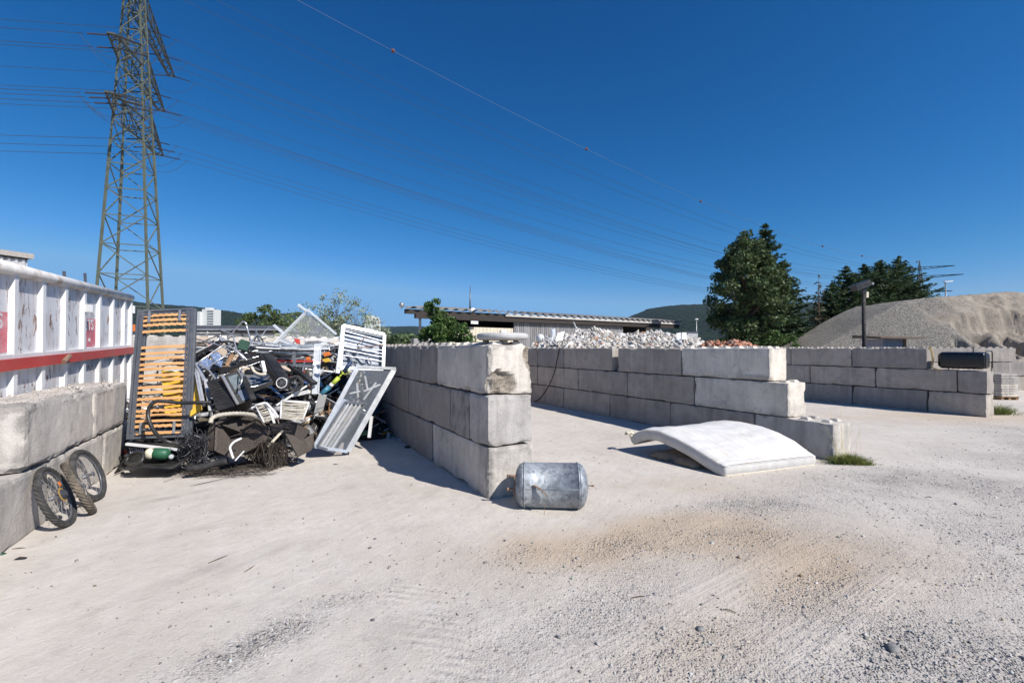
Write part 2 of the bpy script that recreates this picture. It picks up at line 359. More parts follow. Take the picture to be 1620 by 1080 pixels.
def ground_material():
    t = NT('dusty_yard'); wp = t.geo.outputs['Position']
    gr, tan, trk, trd, drk = (t.attr(k) for k in ('gravel', 'tan', 'track', 'tread', 'dark'))
    n1 = t.noise(wp, .8, 8, .62); n2 = t.noise(wp, 5, 8, .68); n3 = t.noise(wp, 60, 5, .7)
    c = t.ramp(n1, .3, .7, (.50, .45, .392), (.605, .558, .50))
    c = t.mix(t.math('MULTIPLY', t.ramp(n2, .45, .72), .38), c, (.40, .36, .33))
    n4 = t.noise(t.map(wp, (1, 1, 1), loc=(7, 2, 0)), 2.2, 9, .74); c = t.mix(t.math('MULTIPLY', t.ramp(n4, .56, .68), .4), c, (.33, .295, .265)); c = t.mix(t.math('MULTIPLY', t.ramp(n4, .30, .42, (1, 1, 1), (0, 0, 0)), .35), c, (.70, .68, .66))
    sw = t.noise(t.map(t.map(wp, (1, 1, 1), (0, 0, math.radians(-62))), (.8, 9, 1)), 1.0, 7, .65)     # broom and bucket drag marks
    c = t.mix(t.math('MULTIPLY', t.ramp(sw, .5, .7), .22), c, (.40, .365, .335))
    sw2 = t.noise(t.map(t.map(wp, (1, 1, 1), (0, 0, math.radians(-118))), (.6, 6, 1), (0, 0, 0), (4, 4, 0)), 1.0, 6, .65)
    c = t.mix(t.math('MULTIPLY', t.ramp(sw2, .5, .75), .25), c, (.66, .63, .60))
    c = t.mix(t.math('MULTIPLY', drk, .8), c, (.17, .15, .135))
    # loose stones
    gv = t.n.new('ShaderNodeTexVoronoi'); gv.inputs['Scale'].default_value = 75; t.L(wp, gv.inputs['Vector'])
    gv2 = t.n.new('ShaderNodeTexVoronoi'); gv2.inputs['Scale'].default_value = 34; t.L(wp, gv2.inputs['Vector'])
    sep = t.n.new('ShaderNodeSeparateColor'); t.L(gv.outputs['Color'], sep.inputs[0])
    stone = t.ramp(sep.outputs[0], 0, 1, (.17, .16, .15), (.56, .53, .49))
    sep2 = t.n.new('ShaderNodeSeparateColor'); t.L(gv2.outputs['Color'], sep2.inputs[0])
    stone2 = t.ramp(sep2.outputs[0], 0, 1, (.20, .185, .17), (.60, .57, .53))
    gm = t.math('MULTIPLY', gr, t.ramp(t.math('ADD', sep.outputs[1], t.math('MULTIPLY', n2, .6)), .55, .75))
    c = t.mix(t.math('MULTIPLY', gm, .72), c, stone)
    gm2 = t.math('MULTIPLY', gr, t.ramp(sep2.outputs[1], .72, .78)); c = t.mix(t.math('MULTIPLY', gm2, .8), c, stone2)
    c = t.mix(t.math('MULTIPLY', gr, .34), c, (.36, .33, .30))
    c = t.mix(t.math('MULTIPLY', tan, .72), c, t.mix(n2, (.36, .265, .175), (.55, .435, .315)))
    sp = t.vor(wp, 9); dots = t.math('MULTIPLY', t.ramp(sp, .02, .05, (1, 1, 1), (0, 0, 0)), .7); c = t.mix(dots, c, (.17, .15, .13))
    c = t.mix(.32, c, t.ramp(n3, .3, .7, (.82, .82, .82), (1.12, 1.12, 1.12)), 'MULTIPLY')
    # far fields beyond the yard
    far = t.attr('far'); c = t.mix(far, c, t.ramp(n1, .3, .7, (.05, .075, .03), (.12, .13, .06)))
    t.color(c); t.b.inputs['Roughness'].default_value = .97; t.b.inputs['Specular IOR Level'].default_value = .15
    h = t.math('MULTIPLY', n2, 1.1); h = t.math('ADD', h, t.math('MULTIPLY', n3, .35)); h = t.math('ADD', h, t.math('MULTIPLY', sw, .5))
    h = t.math('ADD', h, t.math('MULTIPLY', t.math('SUBTRACT', .5, gv.outputs['Distance']), t.math('MULTIPLY', gm, 1.6)))
    h = t.math('ADD', h, t.math('MULTIPLY', t.math('SUBTRACT', .5, gv2.outputs['Distance']), t.math('MULTIPLY', gm2, 3.0)))
    def wave(ang, sc, dist=2.):
        wv = t.n.new('ShaderNodeTexWave'); wv.inputs['Scale'].default_value = sc; wv.inputs['Distortion'].default_value = dist
        wv.inputs['Detail'].default_value = 3; t.L(t.map(wp, (1, 1, 1), (0, 0, ang)), wv.inputs['Vector']); return wv.outputs['Fac']
    a = G(1010, 1075); b = G(1370, 860); an = math.atan2(b[1]-a[1], b[0]-a[0])
    tm = t.math('MULTIPLY', trk, t.ramp(t.noise(wp, 1.6, 4), .38, .62))
    gr1 = t.noise(t.map(t.map(wp, (1, 1, 1), (0, 0, -an)), (.35, 17, 1)), 1.0, 5, .6); gr2 = t.noise(t.map(t.map(wp, (1, 1, 1), (0, 0, -an-.06)), (.25, 6, 1), (0, 0, 0), (3, 1, 0)), 1.0, 4, .6)
    h = t.math('ADD', h, t.math('MULTIPLY', t.math('MULTIPLY', gr1, trk), 1.3)); h = t.math('ADD', h, t.math('MULTIPLY', t.math('MULTIPLY', gr2, tm), 1.2))
    a = G(640, 930); b = G(740, 1075); an = math.atan2(b[1]-a[1], b[0]-a[0])
    h = t.math('ADD', h, t.math('MULTIPLY', t.math('MULTIPLY', wave(-an+.75, 4.4, 1.6), t.math('MULTIPLY', trd, t.ramp(t.noise(wp, 4, 4), .38, .62))), .7))
    t.normal(t.bump(h, .9, .014)); return t.m
M['ground'] = ground_material()
def build_ground():
    xs = np.concatenate([[-6000, -2500, -900, -300, -120, -60, -30, -18], np.arange(-12, -6, .25), np.arange(-6, 7, .055), np.arange(7, 16, .14), np.arange(16, 40, 1.), [60, 120, 300, 900, 2500, 6000]])
    ys = np.concatenate([[-3000, -300, -60, -20, -8, -3, -1], np.arange(0, 1.8, .2), np.arange(1.8, 8, .055), np.arange(8, 16, .12), np.arange(16, 40, 1.), [60, 120, 300, 900, 2500, 7000]])
    X, Y = np.meshgrid(xs, ys, indexing='ij'); z = gz(X, Y); nx, ny = X.shape
    near = (X > -15) & (X < 30) & (Y > -5) & (Y < 35); z = np.where(near, z, 0)
    mk = masks(X, Y); r = np.hypot(X, Y)
    mk['far'] = np.clip((r-75)/60, 0, 1)
    z = z+near*mk['track']*(vn(X, Y, 31, 6, 2)-.5)*.012+near*mk['gravel']*(vn(X, Y, 32, 5, 3)-.5)*.022
    idx = np.arange(nx*ny).reshape(nx, ny)
    f = np.stack([idx[:-1, :-1], idx[1:, :-1], idx[1:, 1:], idx[:-1, 1:]], -1).reshape(-1, 4)
    o = np_mesh('ground', np.stack([X, Y, z], -1).reshape(-1, 3), f, M['ground'], smooth=True, attrs={k: v.ravel() for k, v in mk.items()})
    tag(o, kind='structure')
build_ground()

CUBE = np.array([(-1, -1, -1), (1, -1, -1), (1, 1, -1), (-1, 1, -1), (-1, -1, 1), (1, -1, 1), (1, 1, 1), (-1, 1, 1)], float)
CF = np.array([(0, 3, 2, 1), (4, 5, 6, 7), (0, 1, 5, 4), (1, 2, 6, 5), (2, 3, 7, 6), (3, 0, 4, 7)])
def rot_rand(n, rng):
    q = rng.normal(size=(n, 4)); q /= np.linalg.norm(q, axis=1)[:, None]; w_, x, y, z = q.T
    return np.stack([1-2*(y*y+z*z), 2*(x*y-z*w_), 2*(x*z+y*w_), 2*(x*y+z*w_), 1-2*(x*x+z*z), 2*(y*z-x*w_), 2*(x*z-y*w_), 2*(y*z+x*w_), 1-2*(x*x+y*y)], 1).reshape(n, 3, 3)
def chunks(pos, size, cols, rng, aspect=(.6, .6, .4), jit=.35, flat=False):
    """angular stones: jittered cubes. size n or nx3"""
    n = len(pos); size = np.asarray(size, float); size = size if size.ndim == 2 else size[:, None]*np.array(aspect)*rng.uniform(.7, 1.4, (n, 3))
    v = CUBE[None]*(1+rng.uniform(-jit, jit, (n, 8, 3))); top = rng.uniform(.4, 1., (n, 1, 2))
    v[:, 4:, :2] *= top
    v = v*size[:, None, :]
    v = np.einsum('nij,nkj->nki', rot_rand(n, rng), v) if not flat else v
    v = v+pos[:, None, :]; f = (CF[None]+8*np.arange(n)[:, None, None]).reshape(-1, 4)
    return v.reshape(-1, 3), f, np.repeat(cols, 8, axis=0)
def pebbles():
    rng = np.random.default_rng(11); out = []
    n = 260000
    # even in picture-independent ground area, thicker near the camera side of the yard
    yy = rng.uniform(2.2, 15, n)*rng.uniform(.35, 1, n)+.9; xx = rng.uniform(-1.25, 1.25, n)*(yy+.5)
    mk = masks(xx, yy); p = mk['gravel']*(vn(xx, yy, 21, 2.5, 4) > .44)*.32+.006
    v_ = (xx-O[0])*N[0]+(yy-O[1])*N[1]; u_ = (xx-O[0])*D[0]+(yy-O[1])*D[1]
    ok = (rng.random(n) < p) & (xx*.887+yy*.462 > -2.0) & ~((u_ > -.05) & (abs(v_-.3) < .4)) & ~((u_ > -.9) & (abs(v_-5.9) < .4))
    xx, yy = xx[ok], yy[ok]; n = len(xx)
    s = np.exp(rng.normal(-5.45, .42, n)); s = np.clip(s, .0022, .017); big = rng.random(n) < .012; s[big] *= 1.8
    c = (rng.uniform(.22, .56, n)*np.where(masks(xx, yy)['gravel'] < .3, .6, 1.))[:, None]*np.array([1, .965, .92])+rng.uniform(-.02, .02, (n, 3))
    brown = rng.random(n) < .06; c[brown] *= np.array([.75, .58, .42])
    z = gz(xx, yy)+s*.12
    v, f, cc = chunks(np.stack([xx, yy, z], 1), s, c, rng, (.9, .75, .55))
    o = np_mesh('loose_gravel', v, f, M['vcol'], col=cc); tag(o, 'grey and beige gravel scattered over the dusty yard', 'gravel', kind='stuff')
    print('pebbles', n)
pebbles()

# ------------------------------------------------------------------ cast concrete blocks
def block_mesh(L, Wd, H, seed, studs=(), chips=(), rough=1.0, step=.06, chamfer=.022):
    """local frame: x along the wall 0..L, y across 0..Wd, z 0..H"""
    def lin(a): return np.linspace(0, a, max(2, int(round(a/step))+1))
    gx, gy, gz_ = lin(L), lin(Wd), lin(H); V = []; Fc = []; key = {}
    def vid(p):
        k = (round(p[0], 4), round(p[1], 4), round(p[2], 4))
        if k not in key: key[k] = len(V); V.append(p)
        return key[k]
    def face(A, B, fn, flip):
        for i in range(len(A)-1):
            for j in range(len(B)-1):
                q = [vid(fn(A[i], B[j])), vid(fn(A[i+1], B[j])), vid(fn(A[i+1], B[j+1])), vid(fn(A[i], B[j+1]))]
                Fc.append(tuple(q[::-1] if flip else q))
    face(gx, gy, lambda a, b: (a, b, 0.), True); face(gx, gy, lambda a, b: (a, b, H), False)
    face(gx, gz_, lambda a, b: (a, 0., b), False); face(gx, gz_, lambda a, b: (a, Wd, b), True)
    face(gy, gz_, lambda a, b: (0., a, b), True); face(gy, gz_, lambda a, b: (L, a, b), False)
    P0 = np.array(V); dim = np.array([L, Wd, H]); sv = Vector((seed*3.17 % 91, seed*7.7 % 67, seed*1.3 % 53)); out = P0.copy(); chip = np.zeros(len(P0)); broken = np.zeros(len(P0))
    r0 = chamfer
    for i, p in enumerate(P0):
        q = Vector(p)+sv
        e = np.minimum(p, dim-p); es = np.sort(e)
        n_ = noise.noise(q*5.5); r = r0*(1+.8*n_)
        inner = np.clip(p, r, dim-r); d = p-inner; l = np.linalg.norm(d)
        if l > 1e-9: p2 = inner+d/l*min(l, r)
        else: p2 = p.copy()
        nn = d/l if l > 1e-9 else np.zeros(3)
        p2 = p2+nn*noise.noise(q*2.2)*.006*rough
        if es[0] < .001 and es[1] < .07:                       # worn and broken arrises
            k = max(0, noise.noise(q*4.1)+.5*noise.noise(q*13)-.03)*.085*rough*(1-es[1]/.07)
            cdir = nrm(dim/2-p)*V3((0 if L > 1 and .1 < p[0] < L-.1 else .5, 1, 1)); p2 = p2+cdir*k
            chip[i] = min(1, k*45)
        for (c, rad, dep) in chips:
            dd = np.linalg.norm((p-V3(c))/V3(rad)); wgl = noise.noise(q*9)*.35
            if dd+wgl < 1:
                k = (1-(dd+wgl))**.5; tgt = nrm(dim/2-V3(c)); p2 = p2+tgt*dep*k*(1+.6*noise.noise(q*16)); broken[i] = max(broken[i], min(1, k*2.5)) if dep > .045 else 0; chip[i] = max(chip[i], min(1, k*2.))
        out[i] = p2
    Vl = [tuple(x) for x in out]; ch = list(chip); br = list(broken)
    for (sx, sy) in studs:
        b = .082; t_ = .045; h = .038; n0 = len(Vl); j = (noise.noise(Vector((sx*9, sy*9, seed)))*.012)
        for (s_, zz) in ((b, H-.012), (t_, H+h+j)):
            for (ax, ay) in ((-1, -1), (1, -1), (1, 1), (-1, 1)): Vl.append((sx+ax*s_*(1+j*4), sy+ay*s_, zz))
        Fc += [(n0, n0+1, n0+5, n0+4), (n0+1, n0+2, n0+6, n0+5), (n0+2, n0+3, n0+7, n0+6), (n0+3, n0, n0+4, n0+7), (n0+4, n0+5, n0+6, n0+7)]
        ch += [0]*8; br += [0]*8
    return np.array(Vl), Fc, np.array(ch), np.array(br)
NB = [0]
def block(org, ax, ay, L, Wd, z0, H, label, group, studs=False, chips=(), rough=1., mat='concrete', yaw=0., step=.06, chamfer=.022, gap=.018):
    NB[0] += 1; rng = random.Random(NB[0]*13)
    st = []
    if studs:
        k = max(1, int(round(L/.3))); a0, a1 = studs if isinstance(studs, tuple) else (0, L)
        for i in range(k):
            sx = L*(i+.5)/k
            if a0 <= sx <= a1: st += [(sx, Wd*.27), (sx, Wd*.73)]
    v, f, ch, br = block_mesh(L-gap, Wd, H-.009, NB[0], st, chips, rough, step, chamfer)
    ax, ay = V3(ax), V3(ay)
    a = yaw+rng.uniform(-.004, .004); off = rng.uniform(-.008, .008)
    cx = v[:, 0]-L/2; cy = v[:, 1]-Wd/2; x = cx*math.cos(a)-cy*math.sin(a)+L/2; y = cx*math.sin(a)+cy*math.cos(a)+Wd/2+off
    base = V3(org)+UP*z0
    pts = ax*x[:, None]+ay*y[:, None]+UP*v[:, 2][:, None]
    if np.dot(np.cross(ax, ay), UP) < 0: f = [q[::-1] for q in f]
    me_o = np_mesh('concrete_block', pts, f, M[mat], attrs={'chip': ch, 'broken': br}, org=(0, 0, 0)); me_o.location = tuple(base)
    return tag(me_o, label, 'concrete block', group)
ORD = ['first', 'second', 'third', 'fourth', 'fifth', 'sixth', 'seventh', 'eighth', 'ninth', 'tenth', 'eleventh', 'twelfth', 'thirteenth', 'fourteenth', 'fifteenth', 'sixteenth']
def course(us, v, Wd, z0, H, cname, wname, group, studs=None, chips=None, rough=1., org_fn=None, mats=None, labels=None, step=.06, alts=()):
    for i in range(len(us)-1):
        L = us[i+1]-us[i]
        if i in alts: continue
        lab = (labels or {}).get(i) or '%s block from the near end, %s course, %s' % (ORD[i], cname, wname)
        block(W(us[i], v), D, N, L, Wd, z0, H, lab, group, (studs or {}).get(i, False) if not studs is True else True, (chips or {}).get(i, ()), rough, (mats or {}).get(i, 'concrete'), step=step)
def U(v, *px): return [float(uat(p, v)) for p in px]
HB = .6; grp1 = 'concrete blocks of the chipped centre wall'
zb = .045
wn1 = 'centre wall beside the scrap heap'
s_ = [0]+U(0, 684)+[3.8, 5.6, 7.4, 9.0]
course(s_, 0, .6, zb-.02, HB+.02, 'bottom', wn1, grp1, rough=1.1, chips={0: [((0, 0, .32), (.10, .07, .40), .03)]}, mats={0: 'concrete_rough'}, labels={0: 'lowest end block of the centre wall beside the galvanised tank'}, step=.04)
s_ = [0]+U(0, 742, 711, 645)+[5.1, 6.9, 9.0]
course(s_, 0, .6, zb+HB, HB, 'middle', wn1, grp1, rough=.6, mats={0: 'concrete_rough', 1: 'concrete_stained'}, labels={0: 'short end block in the middle of the centre wall with dark stained side'}, chips={0: [((.0, 0.5, 0), (.08, .14, .05), .03)]}, step=.05)
s_ = [0.02]+U(0, 690, 665, 625)+[6.0, 7.8, 9.0]
course(s_, 0, .6, zb+2*HB, HB, 'top', wn1, grp1, rough=1.3, studs={i: True for i in range(0, 8)}, mats={0: 'concrete_sun_pale'},
       labels={0: 'topmost end block of the centre wall with a broken corner under the round slab'},
       chips={0: [((0, .16, .10), (.16, .20, .17), .085), ((0, 0, .3), (.07, .05, .35), .03), ((0, .6, .5), (.2, .12, .22), .07), ((.25, .6, .6), (.3, .1, .08), .03)]}, step=.035)
# second wall
v2 = 5.636; grp2 = 'concrete blocks of the stepped wall'; wn2 = 'stepped wall behind the mattress'
us = U(v2, 1318, 1191.5, 1059, 963.6, 891); us += [us[-1]+1.8, us[-1]+3.6]
course(us, v2, .52, 0-.02, HB+.02, 'bottom', wn2, grp2, rough=1.0, studs={0: (0, .7)}, chips={0: [((0, 0, .3), (.07, .06, .4), .025)]}, mats={0: 'concrete_sun_pale'})
us = U(v2, 1247, 1097, 991.6, 914, 850); us += [us[-1]+1.8]
course(us, v2, .52, HB, HB, 'middle', wn2, grp2, rough=.8, studs={0: (0, .35)}, mats={0: 'concrete_sun_pale'}, chips={0: [((0, 0, .3), (.05, .05, .4), .02)]})
us = U(v2, 1218, 1077.4, 977); course(us, v2, .52, 2*HB, HB, 'top', wn2, grp2, rough=.8, studs={0: True, 1: True}, mats={0: 'concrete_sun_pale'}, chips={0: [((.25, 0, 0), (.5, .1, .09), .04)]})
us = U(v2, 968.5, 892, 850); us += [us[-1]+1.6]
for i in range(len(us)-1):
    block(W(us[i], v2), D, N, us[i+1]-us[i], .52, 2*HB, HB, '%s block beyond the gap, top course, stepped wall' % ORD[i], grp2, True)
# third wall
v3 = 14.14; grp3 = 'concrete blocks of the right hand wall'; wn3 = 'wall carrying the black plastic liner'
us = U(v3, 1560, 1465.7, 1346.6); us += [us[-1]+1.8*k for k in range(1, 7)]
course(us, v3, .5, -.02, HB+.02, 'bottom', wn3, grp3, step=.09, chips={0: [((0, 0, .3), (.06, .05, .4), .02)]})
us = U(v3, 1561, 1512.6, 1383.7, 1280.5); us += [us[-1]+1.8*k for k in range(1, 6)]
course(us, v3, .5, HB, HB, 'middle', wn3, grp3, step=.09, studs={0: False})
us = U(v3, 1466, 1346.6, 1250.6); us += [us[-1]+1.8*k for k in range(1, 6)]
course(us, v3, .5, 2*HB, HB, 'top', wn3, grp3, step=.09, studs={i: True for i in range(9)})
# fourth wall, crossing the view behind
X4 = [9.5, 11.3, 13.1, 14.9, 16.7, 18.5, 20.3, 22.1, 23.9]
xe = (1608-810)/F*19.2
for ci, (z0, cn, st, x_off) in enumerate(((-.02, 'bottom', False, 0.), (.6, 'middle', False, .9), (1.2, 'top', True, 0.))):
    xs = [xe-1.8*5+1.8*k for k in range(6)] if ci == 2 else [xe-1.8*5+x_off+1.8*k-.15 for k in range(9)]
    for i in range(len(xs)-1):
        block((xs[i], 19.2, 0), (1, 0, 0), (0, 1, 0), 1.8, .5, z0, .6 if ci else .62, '%s block from the left, %s course, rear crossing wall' % (ORD[i], cn), 'concrete blocks of the rear crossing wall', st, step=.1)
# left wall (two courses) under the container
D2 = nrm((-375, 720, 0)); M2 = V3((D2[1], -D2[0], 0))       # along, and towards the yard
LW = 2.087
def WL(s, o=0., z=0.): return -M2*LW+D2*s+M2*o+UP*z          # s measured along from the foot of the perpendicular
def sat(px, o=0.):
    k = (px-810)/F; b = -M2*(LW-o); return (k*b[1]-b[0])/(D2[0]-k*D2[1])
gl = 'concrete blocks of the low left wall'
se = float(sat(203))
def lblock(s0, s1, z0, H, lab, studs=False, chips=(), mat='concrete_sun_pale', rough=1.):
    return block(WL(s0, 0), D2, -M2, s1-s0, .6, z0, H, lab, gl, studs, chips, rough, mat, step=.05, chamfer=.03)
s82 = float(sat(82)); s42 = float(sat(41.7)); s161 = float(sat(152))
lblock(s82-3.6, s82-1.8, -.02, .64, 'lower left wall block nearest the camera at the picture edge')
lblock(s82-1.8, s82, -.02, .64, 'lower left wall block with the leaning bicycle wheels beside its end')
lblock(s82, s82+1.7, -.02, .64, 'lower left wall block behind the furthest bicycle wheel')
lblock(s82+1.7, se+.3, -.02, .64, 'lower left wall block beside the slatted bed base')
lblock(s42, s161, .62, .65, 'upper left wall block with open end and chipped corner', chips=[((0, 0, .45), (.12, .08, .12), .04), ((0, .1, .65), (.3, .5, .1), .04), ((1.2, 0, .65), (.9, .12, .07), .04)], rough=1.5)
lblock(s161, se, .62, .65, 'upper left wall block next to the slatted bed base', chips=[((.4, 0, .65), (.5, .1, .08), .04)], rough=1.5)
# rear walls closing the bays (the left one shows over the scrap)
bw = 'concrete blocks of the rear bay wall'
for ci, cn in enumerate(('bottom', 'second', 'third', 'top')):
    for i in range(7):
        a0 = 9.0
        v0 = .0-1.8*(i+1)+(0 if ci % 2 else .9)
        if v0 < -7.2 or v0 > -1.5: continue
        block(W(a0, v0), N, D, 1.8, .6, -.32+.6*ci, .6, '%s block from the right, %s course, rear wall over the scrap' % (ORD[i], cn), bw, ci == 3, step=.09, mat='concrete_sun_pale')
for ci, cn in enumerate(('bottom', 'middle', 'top')):
    for i in range(3):
        block(W(9.1, .75+1.63*i), N, D, 1.63, .6, -.02+.6*ci, .6, '%s block from the left, %s course, rear wall of the mattress bay' % (ORD[i], cn), 'concrete blocks behind the mattress bay', ci == 2, step=.12)
# ------------------------------------------------------------------ hills
def hill_mat():
    t = NT('wooded_hillside'); wp = t.geo.outputs['Position']
    v = t.vor(wp, .055); n1 = t.noise(wp, .004, 4); n2 = t.noise(wp, .03, 5, .7)
    c = t.ramp(n2, .3, .7, (.008, .017, .014), (.038, .060, .030)); c = t.mix(t.math('MULTIPLY', t.ramp(n1, .5, .62), .45), c, (.030, .044, .022))
    c = t.mix(t.ramp(v, .2, .7), c, (.010, .018, .012)); t.color(c); t.b.inputs['Roughness'].default_value = 1; t.b.inputs['Specular IOR Level'].default_value = 0
    t.normal(t.bump(t.math('ADD', t.math('MULTIPLY', v, -1.), n2), 1., 7)); return t.m
M['hill'] = hill_mat()
def hill(name, prof, dist, depth, seed):
    px = np.arange(prof[0][0], prof[-1][0]+.01, .7); top = np.interp(px, [a for a, b in prof], [b for a, b in prof])
    rng = np.random.default_rng(seed)
    rows = 26; V = []
    for j in range(rows):
        s = j/(rows-1); Y = dist-depth*(1-s)
        crest = np.array([P(a, b, dist) for a, b in zip(px, top)])
        x = crest[:, 0]*(.80+.20*s); h = crest[:, 2]
        k = s**.75; z = h*k*(1+.20*(vn(x*.002+7, np.full_like(x, Y*.004), seed, 1, 4)-.5)*(1-s))-3
        z = z+rng.uniform(-1, 1, len(px))*1.6+(vn(x*.05, np.full_like(x, Y*.05), seed+1, 1, 2)-.5)*4
        V.append(np.stack([x, np.full_like(x, Y), z], 1))
    b = V[-1].copy(); b[:, 1] += depth; b[:, 2] = -3; V.append(b)
    V = np.concatenate(V); m = len(px); idx = np.arange((rows+1)*m).reshape(rows+1, m)
    f = np.stack([idx[:-1, :-1], idx[:-1, 1:], idx[1:, 1:], idx[1:, :-1]], -1).reshape(-1, 4)
    tag(np_mesh(name, V, f, M['hill']), kind='structure')
hill('hill', [(60, 470), (150, 472), (204, 475), (239, 479), (281, 482), (307, 484), (340, 488), (370, 492), (400, 498), (430, 508), (470, 524), (520, 536), (570, 545)], 1900, 900, 1)
hill('hill', [(380, 505), (420, 499), (447, 495), (476, 493), (500, 502), (540, 511), (575, 514), (610, 516), (654, 515), (700, 517), (760, 520), (850, 524), (930, 528), (1000, 535)], 3200, 1200, 2)
hill('hill', [(880, 536), (930, 521), (960, 513), (989, 503), (1024, 488), (1053, 483), (1080, 481), (1113, 480), (1160, 478), (1220, 477), (1273, 478), (1320, 480), (1400, 486), (1500, 496), (1640, 510)], 2300, 1100, 3)

# ------------------------------------------------------------------ leaves, trees
def leaf_quads(pos, size, rng, cols, aspect=.6, dirs=None, droop=None):
    n = len(pos); R = rot_rand(n, rng); a = R[:, :, 0]; b = R[:, :, 1]
    if dirs is not None:
        a = dirs/np.linalg.norm(dirs, axis=1)[:, None]; r = rng.normal(size=(n, 3)); b = np.cross(a, r); b /= np.linalg.norm(b, axis=1)[:, None]
    size = np.broadcast_to(size, (n,))[:, None]
    p0 = pos-a*size; p2 = pos+a*size; p1 = pos+b*size*aspect; p3 = pos-b*size*aspect
    v = np.stack([p0, p1, p2, p3], 1).reshape(-1, 3); f = np.arange(4*n).reshape(n, 4); return v, f, np.repeat(cols, 4, axis=0)
def shade(n, rng, lo=.6, hi=1.5): return rng.uniform(lo, hi, n)[:, None]*(1+rng.uniform(-.12, .12, (n, 3)))
def broadleaf(name, base, h, rx, rz0, label, cat, seed, mat, leaf=.14, nclump=70, per=130, trunk_r=.12, group=None, shape=None, crz=None, clump_r=.75):
    rng = np.random.default_rng(seed); base = V3(base); t = thing(name, base, label, cat, group)
    cz = base[2]+rz0+(h-rz0)/2; hz = (h-rz0)/2; cl = []
    while len(cl) < nclump:
        p = rng.uniform(-1, 1, 3)
        if np.linalg.norm(p) > 1 or np.linalg.norm(p) < .25: continue
        k = 1.
        if shape: k = shape(p[2])
        cl.append((base[0]+p[0]*rx*k, base[1]+p[1]*rx*k, cz+p[2]*hz))
    cl = np.array(cl); pos = []
    for c in cl:
        r = clump_r*rng.uniform(.55, 1.25); q = rng.normal(size=(per, 3)); q /= np.linalg.norm(q, axis=1)[:, None]
        q *= (rng.random(per)**.45)[:, None]*r; q[:, 2] *= .8; pos.append(c+q)
    pos = np.concatenate(pos); n = len(pos)
    v, f, c = leaf_quads(pos, rng.uniform(.6, 1.2, n)*leaf, rng, shade(n, rng), .55)
    np_mesh('crown', v, f, M[mat], t, col=c)
    mb = MB(); mb.tube([base-UP*.3, base+UP*rz0*.5, base+V3((rng.uniform(-.1, .1)*rx, 0, rz0+hz*.7)), base+V3((0, 0, rz0+hz*1.6))], [trunk_r*1.3, trunk_r, trunk_r*.6, trunk_r*.12], 8)
    for i in range(0, len(cl), 3):
        c_ = cl[i]; z0 = max(base[2]+rz0*.5, min(c_[2]-np.hypot(*(c_-base)[:2])*.7, base[2]+rz0+hz)); s0 = V3((base[0], base[1], z0))
        mb.tube([s0, s0+(c_-s0)*.5+UP*.08*hz*rng.uniform(-1, 1), c_], [trunk_r*.42, trunk_r*.26, trunk_r*.08], 5)
    mb.build('trunk', M['bark'], t, True); return t
def spruce(name, base, h, R, label, seed, mat='leaf_spruce', dens=1., dry=False, group=None, pw=.85, low=.04, leaf=.16):
    rng = np.random.default_rng(seed); base = V3(base); t = thing(name, base, label, 'tree' if not dry else 'dead tree', group); pos = []; dr = []; mb = MB()
    mb.tube([base-UP*.3, base+UP*h*.5, base+UP*h*.97], [h*.013, h*.008, h*.0012], 7)
    nl = int(h*4.6*dens)
    for i in range(nl):
        f = low+(1-low)*(i+rng.random())/nl; z = h*f; rr = R*min((1-f)**pw, (1-f)*2.3)*rng.uniform(.7, 1.2)+.06
        for k in range(int(rng.integers(6, 9))):
            an = rng.uniform(0, 2*math.pi); L = rr*rng.uniform(.6, 1.12); d = V3((math.cos(an), math.sin(an), 0))
            m = max(3, int(L*10*dens)); s = (np.arange(m)+rng.random(m))/m
            tip = .28*L*s**2-.42*L*s*(1-f)            # droop then lifted tip
            p = base+UP*z+d*(s*L)[:, None]+UP*tip[:, None]
            if k < 2: mb.tube([base+UP*z, p[m//2], p[-1]], [.025, .015, .006], 4)
            for side in (-1, 0, 1):
                lat = V3((-d[1], d[0], 0))*side*.22*(1-s)[:, None]*L*.8
                q = p+lat*rng.uniform(.4, 1, (m, 1))+rng.normal(size=(m, 3))*.05-UP*(abs(side)*.06)
                pos.append(q); dr.append(np.tile(d+V3((-d[1], d[0], 0))*side*.8-UP*.35, (m, 1))+rng.normal(size=(m, 3))*.35)
    pos = np.concatenate(pos); dr = np.concatenate(dr)
    if dry: keep = rng.random(len(pos)) < .30*np.clip(1.25-(pos[:, 2]-base[2])/h*1.3, .08, 1); pos, dr = pos[keep], dr[keep]
    n = len(pos); v, f, c = leaf_quads(pos, rng.uniform(.7, 1.35, n)*leaf, rng, shade(n, rng, .55, 1.5), .32, dr)
    np_mesh('crown', v, f, M[mat], t, col=c); mb.build('trunk', M['bark'], t, True); return t
def XY(px, Y): return V3(((px-810)/F*Y, Y, 0))
broadleaf('broadleaf_tree', XY(1178, 37), 11.3, 3.0, 1.2, 'big dark broadleaf tree on the left of the tall clump behind the brick rubble', 'tree', 3, 'leaf_dark', .15, 150, 190, .2, shape=lambda z: (1-.55*max(0, z))*(1 if z > -.6 else .85), clump_r=.75)
spruce('spruce_tree', XY(1212, 39.5), 12.6, 4.2, 'tall spruce on the right of the clump behind the brick rubble', 4, pw=.75)
spruce('spruce_tree', XY(1240, 41), 9.6, 3.6, 'lower spruce at the right edge of the clump behind the brick rubble', 41, pw=.7)
broadleaf('shrub', XY(1236, 35), 3.4, 1.3, .2, 'light green shrub at the foot of the tall tree clump', 'shrub', 44, 'leaf_bush', .09, 26, 110, .04, clump_r=.45)
